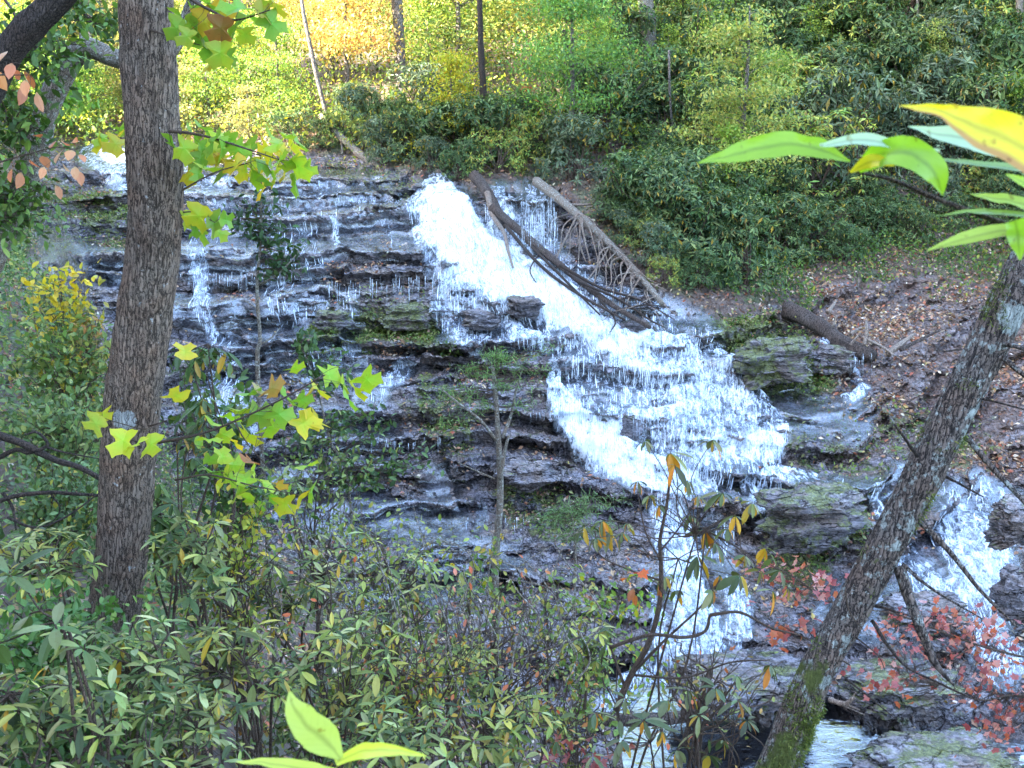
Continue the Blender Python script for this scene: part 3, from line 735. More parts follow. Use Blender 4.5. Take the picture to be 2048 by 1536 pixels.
fl_.add(leaves(T_OVAL_LO, p + n_ * 0.03, d, n_ + rng.normal(0, 0.9, n_.shape), rng.uniform(0.06, 0.15, len(p)), palette(rng, len(p),
        [(0.28, 0.15, 0.09), (0.42, 0.27, 0.17), (0.16, 0.08, 0.05), (0.52, 0.42, 0.33), (0.36, 0.12, 0.07), (0.42, 0.30, 0.10)], [4, 3, 3, 2, 1.2, 0.6])))
o = link('leaf_litter', fl_.mesh('leaf_litter'), M_LITTER)
tag(o, 'fallen tan and rust coloured leaves lying scattered over the rock ledges and the banks', 'leaf litter', kind='stuff')

GREENS = [(0.05, 0.10, 0.03), (0.09, 0.17, 0.04), (0.15, 0.24, 0.05), (0.30, 0.32, 0.06)]
def herbs(name, label, wgt, n, size, cols, wts, seed, upb=0.7, hgt=0.25):
    r = np.random.default_rng(seed)
    p, n_ = scatter_on(n, wgt, r)
    p = p + np.array([0, 0, 1.0]) * r.uniform(0.02, hgt, (n, 1))
    f = Fol(); f.add(leaves(T_OVAL_LO, p, randdir(r, n, 0.3), randdir(r, n, 1.6), r.uniform(0.6, 1.3, n) * size, palette(r, n, cols, wts)))
    tag(link(name, f.mesh(name), M_LEAF), label, 'ground cover', kind='stuff')
hz = poly_mask(UU + wob * 2, VV + wob * 2, [(1330, 330), (1700, 380), (2048, 330), (2150, 560), (1880, 540), (1640, 540), (1560, 600), (1400, 560)], 30)
herbs('undergrowth', 'low green and yellowish undergrowth covering the slope above the leaf strewn rock slab', UNW * hz, 16000, 0.13, GREENS, [3, 4, 3, 1], 3, hgt=0.5)
mz = np.clip(MOSS, 0, 1) ** 2 * flat * dry
herbs('grass_tufts', 'short green and straw tufts growing on the mossy rock ledges', UNW * mz * ROCK, 9000, 0.10, [(0.07, 0.12, 0.03), (0.16, 0.22, 0.05), (0.28, 0.30, 0.12)], [3, 3, 2], 4, hgt=0.14)
lz = (1 - ROCK) * (UU < 420) * (VV > 430) * (VV < 1536)
herbs('bank_plants', 'pale green leafy ground plants covering the near left bank', UNW * lz, 24000, 0.085, [(0.06, 0.11, 0.04), (0.12, 0.20, 0.07), (0.22, 0.28, 0.10), (0.40, 0.36, 0.08)], [3, 4, 3, 0.8], 5, hgt=0.7)
bz = (1 - ROCK) * (VV < 330) * (VV > 0)
herbs('forest_floor_plants', 'yellow green plants on the sunlit forest floor behind the upper stream', UNW * bz * (UU < 1300), 22000, 0.20, [(0.10, 0.16, 0.04), (0.22, 0.28, 0.05), (0.42, 0.40, 0.05), (0.06, 0.10, 0.04)], [3, 3, 2, 2], 6, hgt=1.4)

# ------------------------------------------------------------------ bark materials
M_BARK_BIG = mat_bark('grey_brown_bark', (0.035, 0.026, 0.020), (0.25, 0.195, 0.155), lichen=(0.42, 0.43, 0.42), scale=2.5, stretch=0.16, lichen_at=0.63)
M_BARK_LEAN = mat_bark('mossy_lichen_bark', (0.012, 0.010, 0.010), (0.19, 0.16, 0.14), lichen=(0.36, 0.39, 0.36), moss=(0.055, 0.065, 0.016), scale=1.9, stretch=0.3, lichen_at=0.55, moss_at=0.66)
M_BARK_FAR = mat_bark('forest_bark', (0.06, 0.055, 0.05), (0.26, 0.24, 0.22), lichen=(0.42, 0.42, 0.38), scale=0.8, stretch=0.3)
M_BARK_DARK = mat_bark('dark_bark', (0.015, 0.012, 0.010), (0.075, 0.058, 0.048), scale=3.0, stretch=0.35)
M_BARK_GREY = mat_bark('pale_grey_bark', (0.07, 0.06, 0.05), (0.30, 0.27, 0.22), lichen=(0.45, 0.46, 0.42), scale=3.0, stretch=0.5, lichen_at=0.55)
M_TWIG = mat_bark('twig_bark', (0.035, 0.026, 0.020), (0.13, 0.095, 0.07), scale=6)
M_LOG = mat_bark('wet_log_bark', (0.025, 0.02, 0.018), (0.14, 0.115, 0.10), moss=(0.06, 0.085, 0.02), scale=1.0, stretch=0.25, moss_at=0.66)
M_DEADWOOD = mat_bark('bleached_wood', (0.12, 0.09, 0.07), (0.42, 0.36, 0.30), scale=1.6, stretch=0.15)

def path_px(pts):
    """[(u, v, depth)] -> world points."""
    return np.array([PV(*p) for p in pts])

# ------------------------------------------------------------------ generic shrubs and trees (prototypes for the far hillside)
def stem_curve(a, b, rng, sag=0.15, n=5):
    a = np.asarray(a, float); b = np.asarray(b, float)
    mid = a * 0.5 + b * 0.5; L = np.linalg.norm(b - a)
    mid = mid + np.array([(a[0] - b[0]) * 0.25, (a[1] - b[1]) * 0.25, 0]) + rng.normal(0, sag * 0.3 * L, 3)
    return catmull([a, mid, b], n)

def whorl(rng, pos, axis, k, size, lo=False, droop=0.15, old=0.1, cols=None, oldcol=None, wide=1.0):
    """Ring of k leaves round a twig tip. Returns leaf arrays."""
    axis = norm(axis); ref = norm(np.cross(axis, rng.normal(size=3))); r2 = np.cross(axis, ref)
    size = size * rng.uniform(0.7, 1.25)
    a = np.linspace(0, 2 * PI, k, endpoint=False) + rng.uniform(-0.45, 0.45, k) + rng.uniform(0, 6)
    el = rng.uniform(-0.45, 0.75, k)
    d = (np.cos(a)[:, None] * ref + np.sin(a)[:, None] * r2) * np.cos(el)[:, None] + axis * np.sin(el)[:, None]
    d[:, 2] -= droop
    c = palette(rng, k, cols, [1] * len(cols)) * rng.uniform(0.55, 1.3)
    if oldcol is not None:
        m_ = rng.random(k) < old; c[m_] = palette(rng, int(m_.sum()), oldcol, [1] * len(oldcol)); d[m_, 2] -= 0.9
    return leaves(T_RHODO_LO if lo else T_RHODO, np.repeat(np.asarray(pos)[None], k, 0) + norm(d) * 0.01, d, axis + np.array([0, 0, 0.6]), size * rng.uniform(0.5, 1.2, k), c, width=wide * rng.uniform(0.8, 1.25, k))

RH_G = [(0.07, 0.125, 0.050), (0.12, 0.18, 0.065), (0.04, 0.08, 0.035), (0.20, 0.25, 0.09)]
RH_OLD = [(0.42, 0.30, 0.05), (0.30, 0.22, 0.06)]

def rhodo_proto(name, seed, n_wh=360, R=1.25, H=1.9, size=0.20, cols=RH_G, old=0.04):
    rng = np.random.default_rng(seed)
    f = Fol(); tb = Tubes()
    lob = [(rng.uniform(-0.55, 0.55) * R, rng.uniform(-0.55, 0.55) * R, H * rng.uniform(0.45, 0.95), R * rng.uniform(0.35, 0.6)) for _ in range(7)]
    for i in range(n_wh):
        lx, ly, lz_, lr = lob[rng.integers(len(lob))]
        d = randdir(rng, 1, 0.35)[0]
        rr = lr * (0.55 + 0.5 * rng.random() ** 0.5)
        p = np.array([lx, ly, lz_]) + d * rr * np.array([1, 1, 0.8])
        if rng.random() < 0.3:
            a_ = rng.uniform(0, 6.283); d = np.array([math.cos(a_), math.sin(a_), 0.1]); p = np.array([d[0] * R * rng.uniform(0.6, 1.0), d[1] * R * rng.uniform(0.6, 1.0), H * rng.uniform(0.0, 0.4)])
        p[2] = max(p[2], 0.05 * H)
        f.add(whorl(rng, p, d + np.array([0, 0, 0.5]), rng.integers(6, 9), size, lo=True, droop=0.25, old=old, cols=cols, oldcol=RH_OLD))
        if i % 12 == 0:
            tb.add(stem_curve((rng.normal(0, 0.12), rng.normal(0, 0.12), -0.4), p, rng), (0.035, 0.008), 4)
    return f.mesh(name + '_leaves'), tb.mesh(name + '_stems')

def crown_proto(name, seed, R, H0, H1, n_cl, n_leaf, size, cols, wts, flatf=0.35, tpl_=T_OVAL_LO, tr=0.10, lean=(0, 0), top=1.0, spray=0.55):
    """Tree: trunk with limbs, and leaves in flattened sprays at the ends of the limbs."""
    rng = np.random.default_rng(seed)
    f = Fol(); tb = Tubes()
    tip = np.array([lean[0], lean[1], H1])
    sp = catmull([(0, 0, -0.6), (lean[0] * 0.2 + rng.normal(0, 0.1), lean[1] * 0.2, H1 * 0.35), (lean[0] * 0.6, lean[1] * 0.6 + rng.normal(0, 0.15), H1 * 0.7), tip * np.array([1, 1, 0.96])], 6)
    tb.add(sp, (tr, tr * 0.8, tr * 0.5, tr * 0.15), 9, 0.12, seed)
    for i in range(n_cl):
        hz_ = rng.random(); z = H0 + (H1 - H0) * hz_
        prof = (1 - hz_) ** 0.6 * top + (1 - top) * 0.5 if hz_ > 0.35 else 0.75 + 0.7 * hz_
        a = rng.uniform(0, 2 * PI); r = R * min(prof, 1.0) * rng.uniform(0.35, 1.0)
        base = sp[np.argmin(abs(sp[:, 2] - max(z - r * 0.45, H0 * 0.7)))]
        c = np.array([base[0] + r * math.cos(a), base[1] + r * math.sin(a), z])
        br = stem_curve(base, c, rng, 0.1)
        tb.add(br, (tr * 0.28, tr * 0.05), 4)
        k = n_leaf
        t = rng.random(k) ** 0.6
        along = base + (c - base) * (0.45 + 0.65 * t)[:, None]
        sc_ = spray * R * (0.25 + 0.35 * rng.random())
        pos = along + rng.normal(0, 1, (k, 3)) * np.array([sc_, sc_, sc_ * flatf])
        pal = palette(rng, k, cols, wts, 0.2) * rng.uniform(0.8, 1.15)
        f.add(leaves(tpl_, pos, randdir(rng, k, -0.2), randdir(rng, k, 1.3), rng.uniform(0.7, 1.25, k) * size, np.clip(pal, 0, 0.9)))
    return f.mesh(name + '_leaves'), tb.mesh(name + '_trunk')

def make(name, label, cat, parts, loc, rot=0.0, sc=(1, 1, 1), group=None):
    t = thing(name, label, cat, loc, group); t.rotation_euler = (0, 0, rot); t.scale = sc
    for pn, me, mt in parts:
        link(pn, me, mt, t)
    return t

rh = [rhodo_proto('rhododendron', 100 + k, cols=cl, old=ol) for k, (cl, ol) in enumerate([(RH_G, 0.03), (RH_G, 0.07), ([(0.11, 0.15, 0.09), (0.17, 0.21, 0.12), (0.07, 0.11, 0.06)], 0.05), ([(0.06, 0.11, 0.045), (0.11, 0.17, 0.06)], 0.02)])]
rh_l = rhodo_proto('rhododendron', 120, n_wh=260, cols=[(0.16, 0.26, 0.07), (0.26, 0.34, 0.08), (0.38, 0.38, 0.08)], old=0.12, size=0.15)
YG = [(0.24, 0.33, 0.09), (0.40, 0.42, 0.11), (0.52, 0.45, 0.11), (0.12, 0.19, 0.06)]
tr_yel = [crown_proto('beech', 200 + k, 2.6, 0.8, 6.5, 34, 190, 0.15, YG, w) for k, w in enumerate([(3, 3, 2, 1), (2, 3, 4, 0.5), (4, 3, 0.6, 2)])]
tr_gold = crown_proto('gold', 210, 2.6, 1.0, 6.5, 34, 180, 0.16, [(0.50, 0.42, 0.14), (0.48, 0.32, 0.12), (0.44, 0.42, 0.15)], (3, 2, 3))
tr_green = [crown_proto('green', 220 + k, 2.3, 0.7, 5.5, 32, 190, 0.14, [(0.14, 0.26, 0.06), (0.24, 0.38, 0.07), (0.40, 0.48, 0.07), (0.05, 0.10, 0.04)], (3, 4, 2, 1)) for k in range(2)]
tr_pale = crown_proto('pale', 230, 2.2, 0.4, 4.2, 26, 170, 0.15, [(0.30, 0.30, 0.12), (0.45, 0.42, 0.14), (0.16, 0.20, 0.10), (0.40, 0.28, 0.12)], (3, 2, 3, 1))
tall_crown = [crown_proto('tall', 240 + k, 4.2, 9.5, 17.5, 44, 95, 0.34, [(0.10, 0.18, 0.04), (0.2, 0.28, 0.05), (0.35, 0.35, 0.05)], (3, 3, 2), tr=0.24) for k in range(2)]

def parts_of(me2, bark=None, leafm=None):
    return [('foliage', me2[0], leafm or M_LEAF), ('stems' if bark is None else 'trunk', me2[1], bark or M_TWIG)]

# right-hand hillside and the dark band above the fall: rhododendrons
rng = np.random.default_rng(11)
ZONES = [
 # name, polygon, count, min distance px, size range, label template
 ('dark leathery rhododendron bush on the far bank above the top of the falls', [(640, 215), (900, 250), (1130, 270), (1200, 385), (1120, 368), (960, 345), (760, 325), (680, 285)], 18, 30, (0.75, 1.25)),
 ('deep green rhododendron bush on the bank beside the bare leaning log', [(1270, 385), (1370, 340), (1560, 390), (1640, 520), (1580, 570), (1450, 570), (1340, 520), (1260, 440)], 26, 34, (0.75, 1.1)),
 ('bluish green rhododendron bush in the thicket on the steep right hillside', [(1180, 90), (1500, -60), (2120, -60), (2120, 420), (1750, 385), (1560, 400), (1330, 340), (1160, 280)], 100, 42, (1.0, 1.7)),
]
ZONES.append(('small green rhododendron bush on the slope just above the leaf strewn rock slab', [(1560, 400), (2100, 400), (2120, 500), (1900, 500), (1640, 520)], 16, 50, (0.4, 0.7)))
ZONES.append(('low mixed rhododendron bush along the edge of the bank beside the upper stream', [(560, 290), (680, 230), (900, 330), (930, 360), (800, 335)], 12, 34, (0.5, 0.8)))
ZONES.append(('small spreading bush on the dark soil right beside the bare leaning log', [(1200, 400), (1270, 420), (1420, 590), (1340, 590), (1250, 500)], 12, 26, (0.32, 0.55)))
first = {}
def zone_place(label, poly, count, mind, sr, protos, cat, nm, group, bark=None, seed=0, leafm=None):
    rng = np.random.default_rng(seed)
    xs = [p[0] for p in poly]; ys = [p[1] for p in poly]; done = []; tries = 0
    while len(done) < count and tries < count * 60:
        tries += 1
        u, v = rng.uniform(min(xs), max(xs)), rng.uniform(min(ys), max(ys))
        if poly_mask(np.array([u]), np.array([v]), poly, 2)[0] < 0.5: continue
        if any((u - a) ** 2 + ((v - b) * 1.5) ** 2 < mind ** 2 for a, b in done): continue
        done.append((u, v))
        g = ground_at(u, v); k = int(rng.integers(len(protos))); s = rng.uniform(*sr)
        key = (nm, id(protos[k]))
        sc_ = (s * rng.uniform(0.9, 1.15), s * rng.uniform(0.9, 1.15), s * rng.uniform(0.85, 1.1)); rz = rng.uniform(0, 6.28)
        if key not in first:
            first[key] = make(nm, label, cat, parts_of(protos[k], bark, leafm), g, rz, sc_, group)
        else: copy_thing(first[key], g, rz, sc_, label, group)
for i, (lab, poly, cnt, md, sr) in enumerate(ZONES):
    zone_place(lab, poly, cnt, md, sr, rh + [rh_l] if i != 1 else rh[:2] + rh[3:], 'bush', 'rhododendron_bush', ['rhododendrons above the falls', 'rhododendrons by the leaning log', 'rhododendrons on the right hillside', 'small rhododendrons above the rock slab', 'bushes on the upper stream bank', 'small bushes beside the bare leaning log'][i], None, 31 + i, M_DARKLEAF)

# understory trees behind
zone_place('sunlit yellow leaved tree in the forest behind the upper stream', [(-60, 250), (760, 190), (800, -40), (760, -130), (-100, -130), (-60, 100)], 38, 44, (0.8, 1.5), tr_yel[:2] + [tr_gold] + [tr_pale], 'tree', 'understory_tree', 'sunlit trees behind the upper stream', M_BARK_FAR, 51)
zone_place('yellow green understory tree in the woods behind the head of the falls', [(780, 190), (1250, 150), (1300, -100), (780, -130)], 20, 44, (0.9, 1.5), tr_yel + tr_green, 'tree', 'woodland_tree', 'trees behind the head of the falls', M_BARK_FAR, 52)
zone_place('low pale green bush at the edge of the upper stream', [(60, 290), (640, 285), (700, 220), (60, 200)], 16, 40, (0.5, 0.9), [tr_pale] + tr_green[:1], 'bush', 'streamside_bush', 'bushes edging the upper stream', M_BARK_FAR, 53)
zone_place('slender green and yellow young tree rising among the rhododendrons of the right hillside', [(1180, 250), (1500, 330), (2100, 380), (2100, -160), (1300, -160), (1250, 20)], 14, 80, (0.5, 0.85), tr_green + tr_yel[2:], 'tree', 'hillside_tree', 'young trees high on the right hillside', M_BARK_FAR, 54)

def single(nm, label, cat, proto, u, v, s, rz=0.0, bark=M_BARK_FAR, y=None, leafm=None):
    g = ground_at(u, v) if y is None else Vector(PV(u, v, y))
    return make(nm, label, cat, parts_of(proto, bark, leafm), g, rz, (s, s, s))
tallm = None
for k, (u, v) in enumerate([(1090, 60), (1240, 40), (1420, 30), (1560, 20), (1700, 30), (1790, 10), (1930, 20), (2110, 40), (2230, 60), (1010, -20), (1340, -60), (1640, -80), (1860, -80)]):
    g = ground_at(u, v); s_ = (1.0, 1.0, 0.95 + 0.05 * (k % 4))
    lb = 'tall trunk among the far woods whose crown stands above the picture'
    if tallm is None: tallm = make('tall_tree', lb, 'tree', parts_of(tall_crown[0], M_BARK_FAR), g, 0, s_, 'tall trees of the far woods')
    else: copy_thing(tallm, g, k * 1.3, s_, lb, 'tall trees of the far woods')
single('yellow_green_tree', 'tall bright yellow green tree in front of the hillside right of the leaning trunks', 'tree', crown_proto('m1', 300, 2.1, 0.9, 6.6, 46, 190, 0.13, YG, (4, 3, 1.5, 0.5), flatf=0.22), 1478, 435, 1.0)
single('green_tree', 'fresh green tree with layered leaf sprays standing above the leaning log', 'tree', crown_proto('m2', 301, 2.6, 2.0, 6.6, 46, 200, 0.13, [(0.12, 0.26, 0.07), (0.2, 0.36, 0.08), (0.32, 0.42, 0.06)], (4, 3, 1), flatf=0.3), 1140, 330, 1.0)
single('golden_shrub', 'golden yellow shrub left of the dark slim trunk above the falls', 'bush', crown_proto('m3', 302, 1.5, 0.3, 3.4, 26, 170, 0.13, [(0.5, 0.45, 0.04), (0.35, 0.42, 0.05), (0.6, 0.42, 0.05)], (3, 3, 1)), 905, 318, 1.0)
single('amber_tree', 'amber and orange tree at the top of the picture left of the grey trunk', 'tree', crown_proto('m4', 303, 2.8, 2.5, 6.5, 34, 170, 0.17, [(0.52, 0.38, 0.12), (0.50, 0.26, 0.10), (0.48, 0.42, 0.14)], (3, 2, 2)), 700, 225, 1.1)
single('russet_shrub', 'small russet shrub in the shade between the two dark trunks', 'bush', crown_proto('m5', 304, 0.8, 0.2, 1.7, 12, 90, 0.12, [(0.35, 0.12, 0.06), (0.45, 0.25, 0.06)], (2, 1)), 1060, 262, 1.0)
single('lime_sapling', 'lime green sapling wrapped round the broken stump on the right bank', 'tree', crown_proto('m6', 305, 1.0, 0.3, 3.0, 24, 120, 0.11, [(0.22, 0.36, 0.06), (0.36, 0.42, 0.08)], (2, 1)), 1455, 450, 1.0)

# ------------------------------------------------------------------ forest trunks that can be told apart
def forest_tree(nm, label, pts, w0, w1, crown=None, bark=M_BARK_FAR, limbs=(), y=None, ext=7.0):
    """Trunk through picture points; widths in pixels. It goes on above the frame and carries a crown there."""
    g = ground_at(*pts[0]); yy = g.y if y is None else y
    P3 = [PV(u, v, yy + 0.02 * i) for i, (u, v) in enumerate(pts)]
    base = P3[0].copy(); gb = ground_below(base, 2.0)
    if gb is not None and gb.z < base.z + 0.5: P3.insert(0, Vector((base.x, base.y, gb.z - 0.4)))
    t = thing(nm, label, 'tree', P3[0])
    if crown is not None:
        dr = (P3[-1] - P3[-2]).normalized(); P3.append(P3[-1] + dr * ext * 0.6 + Vector((0, 0, ext * 0.2))); P3.append(P3[-1] + dr * ext * 0.7)
    pts3 = catmull(np.array(P3) - np.array(t.location), 6)
    k = yy / F_PX / 2
    link('trunk', Tubes().add(pts3, (w0 * k, w1 * k, w1 * k * (0.6 if crown is not None else 0.9)), 12, 0.10, len(label)).mesh('trunk'), bark, t)
    for (lp, lw0, lw1) in limbs:
        q = path_px([(u, v, yy + dy) for u, v, dy in lp]) - np.array(t.location)
        link('branch', Tubes().add(catmull(q, 5), (lw0 * k, lw1 * k), 7, 0.1, 3).mesh('branch'), bark, t)
    if crown is not None:
        rg = np.random.default_rng(crown); f = Fol(); top = pts3[-1]
        for i in range(30):
            c = top + rg.normal(0, 1, 3) * np.array([2.3, 2.3, 1.9]); kk = 90
            f.add(leaves(T_OVAL_LO, c + rg.normal(0, 1, (kk, 3)) * np.array([0.9, 0.9, 0.4]), randdir(rg, kk), randdir(rg, kk, 1), rg.uniform(0.2, 0.36, kk), palette(rg, kk, YG, (3, 3, 1, 2))))
            if i % 3 == 0: link('branch', Tubes().add(stem_curve(pts3[-3 - (i % 6)], c, rg), (0.06, 0.012), 5).mesh('branch'), bark, t)
        link('crown', f.mesh('crown'), M_LEAF, t)
    return t
forest_tree('grey_trunked_tree', 'straight pale grey tree trunk rising left of centre behind the falls', [(803, 205), (800, 100), (794, 0), (791, -60)], 17, 22, 401)
forest_tree('slim_dark_tree', 'slim dark trunk rising directly above the head of the white cascade', [(975, 315), (968, 200), (962, 100), (960, 30)], 15, 12, 402, M_BARK_DARK)
forest_tree('pale_trunked_tree', 'short stretch of thick pale trunk showing at the top between green crowns', [(1302, 150), (1296, 60), (1290, -20)], 26, 32, 403, M_BARK_GREY)
forest_tree('leaning_thin_tree', 'thin trunk leaning to the left in the sunlit forest left of centre', [(662, 265), (640, 180), (618, 80), (600, -20)], 9, 8, 404)
forest_tree('forked_dark_tree', 'dark leaning forked trunks in the shade right of the slim dark trunk', [(1200, 290), (1165, 200), (1140, 130), (1128, 60)], 15, 11, None, M_BARK_DARK, [([(1170, 290, .2), (1150, 220, .2), (1138, 160, .2)], 14, 8), ([(1180, 230, 0), (1168, 170, 0), (1172, 120, 0)], 8, 5)])
forest_tree('bare_sapling', 'very thin bare pale sapling on the far right hillside', [(1838, 130), (1836, 60), (1835, -20)], 6, 5, None, M_BARK_GREY)
forest_tree('hillside_tree', 'thicker of the grey trunks at the top right, beside a pale twin', [(1893, 60), (1892, 20), (1890, -30)], 15, 14, 405)
forest_tree('slender_tree', 'slender pale trunk immediately left of the thicker grey trunk at top right', [(1880, 62), (1880, 10), (1881, -30)], 6, 6, None, M_BARK_GREY)
forest_tree('thin_tree', 'thin grey trunk at the top between the twin trunks and the right edge', [(1964, 60), (1962, 10), (1960, -40)], 9, 9, 406)
forest_tree('pale_tree', 'pale trunk at the right edge of the picture high on the hillside', [(2042, 130), (2040, 50), (2040, -40)], 13, 14, 407, M_BARK_GREY)
forest_tree('slim_tree', 'slim grey trunk seen under the arched limb at the far left', [(186, 230), (182, 150), (180, 60), (180, -30)], 9, 8, 408)
forest_tree('middle_sapling', 'slim bare sapling left of the lime green tree on the hillside', [(1350, 300), (1340, 200), (1338, 100)], 7, 5, None)
forest_tree('broken_snag', 'slanting broken snag left of the lime green sapling on the right bank', [(1358, 410), (1372, 385), (1382, 360)], 16, 5, None, M_DEADWOOD)
forest_tree('stump', 'upright broken stump with pale splintered wood on the right bank', [(1480, 440), (1478, 380), (1472, 335)], 16, 12, None, M_DEADWOOD)

# ------------------------------------------------------------------ fallen logs and driftwood
def over_ground(pts, gap):
    A_ = np.array(pts, float); t0 = np.linspace(0, 1, len(A_)); worst = 0.0
    for t in np.linspace(0, 1, 16):
        u, v, y = [np.interp(t, t0, A_[:, k]) for k in range(3)]
        worst = max(worst, y - (ground_at(u, v).y - gap))
    A_[:, 2] -= min(worst, 1.6); return [tuple(r) for r in A_]
def log_thing(nm, label, cat, pts, w0, w1, mat, limbs=(), twigmat=None, sides=12, lump=0.14, name_part='log'):
    pts = over_ground(pts, 0.15); limbs = [(over_ground(lp, 0.3), a, b) for lp, a, b in limbs]
    P3 = path_px(pts); t = thing(nm, label, cat, P3[0])
    o3 = np.array(t.location); ym = np.mean([p[2] for p in pts]); k = ym / F_PX / 2
    link(name_part, Tubes().add(catmull(P3 - o3, 6), (w0 * k, (w0 + w1) / 2 * k, w1 * k), sides, lump, int(w0)).mesh(name_part), mat, t)
    for (lp, a, b) in limbs:
        link('branch', Tubes().add(catmull(path_px(lp) - o3, 5), (a * k, b * k), 6, 0.08, 2).mesh('branch'), twigmat or mat, t)
    return t
log_thing('mossy_fallen_trunk', 'mossy fallen trunk sloping down over the lip of the falls before the whitewater', 'log', [(948, 350, 35.0), (968, 375, 34.4), (990, 415, 33.6), (1006, 455, 32.6)], 24, 20, M_LOG,
  [([(975, 385, 34.0), (985, 430, 33.2), (1008, 465, 32.2), (1016, 500, 31.4), (1026, 535, 30.8)], 12, 4), ([(1000, 440, 32.8), (1025, 448, 32.4), (1040, 470, 32.2)], 6, 2)], M_DEADWOOD)
rng = np.random.default_rng(5)
lm = [([(1010, 450, 32.5), (1080, 530, 30.8), (1160, 590, 29.2), (1250, 640, 28.0)], 8, 4), ([(1040, 470, 32.3), (1130, 560, 29.8), (1200, 630, 28.4)], 7, 3),
      ([(1120, 530, 30.4), (1200, 575, 29.4), (1280, 600, 28.9), (1350, 640, 28.0)], 7, 2), ([(1150, 560, 29.8), (1240, 600, 28.9), (1300, 640, 28.2), (1330, 655, 27.9)], 6, 2),
      ([(1200, 600, 28.8), (1230, 640, 28.1), (1220, 665, 27.6)], 5, 2), ([(1240, 620, 28.6), (1290, 610, 28.6), (1340, 615, 28.4)], 4, 2), ([(1080, 505, 31), (1060, 540, 30.2), (1075, 570, 29.6)], 4, 2)]
log_thing('dark_fallen_tree', 'dark fallen tree with long bare branches lying down the right side of the cascade', 'log', [(985, 415, 33.4), (1060, 480, 31.9), (1120, 530, 30.6), (1210, 600, 28.9), (1300, 655, 27.4)], 20, 8, M_LOG, lm, M_BARK_DARK)
tw = []
for i in range(34):
    t = rng.uniform(0.3, 1.0); u0 = 1075 + 260 * t; v0 = 365 + 240 * t ** 1.15; y0 = 34.6 - 5.5 * t
    L = rng.uniform(30, 150) * (1.1 - 0.4 * t); s_ = rng.choice([-1, 1], p=[0.5, 0.5]) * rng.uniform(5, 75)
    tw.append(([(u0, v0, y0), (u0 + s_ * rng.uniform(0.1, 0.6) - 8, v0 + L * rng.uniform(0.1, 0.4), y0 - rng.uniform(0.1, 0.7)), (u0 + s_ * 0.8, v0 + L * 0.75, y0 - 0.9), (u0 + s_ * 1.3, v0 + L, y0 - 1.1)], rng.uniform(2, 5), 1.0))
tw.append(([(1090, 380, 34.4), (1120, 405, 33.6), (1180, 408, 33), (1200, 385, 33), (1225, 388, 33)], 8, 3))
log_thing('bare_leaning_log', 'pale grey fallen tree with drooping bare twigs leaning down the bank right of the cascade', 'log', [(1072, 362, 34.8), (1130, 408, 33.6), (1195, 465, 32.2), (1260, 530, 30.8), (1325, 608, 29.0)], 22, 10, M_BARK_GREY, tw, M_DEADWOOD)
log_thing('upstream_log', 'fallen grey trunk slanting into the rhododendrons on the far side of the upper stream', 'log', [(642, 232, 46), (680, 272, 44), (725, 312, 42.4), (768, 342, 41)], 13, 15, M_BARK_GREY, [([(682, 275, 44), (686, 310, 43.6)], 6, 4)])
log_thing('broken_log', 'thick broken log lying over the little side stream on the right bank', 'log', [(1575, 618, 28.6), (1620, 640, 28.0), (1670, 675, 27.4), (1720, 702, 26.7), (1748, 712, 26.4)], 40, 24, M_LOG,
  [([(1665, 655, 27.2), (1672, 630, 27.2)], 6, 3), ([(1700, 690, 26.8), (1722, 665, 26.8)], 6, 3)], M_DEADWOOD, 14, 0.22)
for i, (a, b, w, lab) in enumerate([((1775, 708, 26.2), (1828, 668, 26.6), 15, 'stout pale driftwood piece propped at the foot of the broken log'), ((1728, 690, 26.4), (1732, 640, 26.6), 8, 'upright splintered stick standing behind the broken log'),
      ((1725, 675, 26.7), (1790, 712, 26.0), 8, 'thin pale stick lying across the lower end of the broken log'), ((1800, 700, 26.2), (1880, 660, 26.6), 9, 'long dark stick lying on the rock slab right of the driftwood'),
      ((1655, 625, 27.8), (1672, 600, 28.2), 9, 'short slanting stub of wood just above the broken log'), ((1700, 668, 27.2), (1722, 655, 27.4), 8, 'small tan stick leaning on the middle of the broken log')]):
    t = log_thing('driftwood', lab, 'driftwood', [a, tuple((np.array(a) + np.array(b)) / 2 + [3, -2, 0]), b], w, w * 0.5, M_DEADWOOD if i != 3 else M_LOG, (), None, 8, 0.2)
log_thing('foot_log', 'long weathered log lying across the stream bed low in the picture', 'log', [(1020, 1428, 13.2), (1150, 1436, 13.4), (1300, 1440, 13.6), (1420, 1425, 14)], 34, 26, M_LOG, (), None, 14, 0.2)
log_thing('sunken_branch', 'pale knotty dead branch sticking out over the dark pool behind the leaning trunk', 'branch', [(1660, 1400, 12.6), (1690, 1408, 12.4), (1708, 1395, 12.3)], 14, 7, M_DEADWOOD, [([(1690, 1408, 12.4), (1720, 1420, 12.2)], 6, 2), ([(1670, 1404, 12.5), (1730, 1430, 12.2)], 4, 2), ([(1700, 1400, 12.4), (1712, 1385, 12.3)], 5, 2)], None, 9)

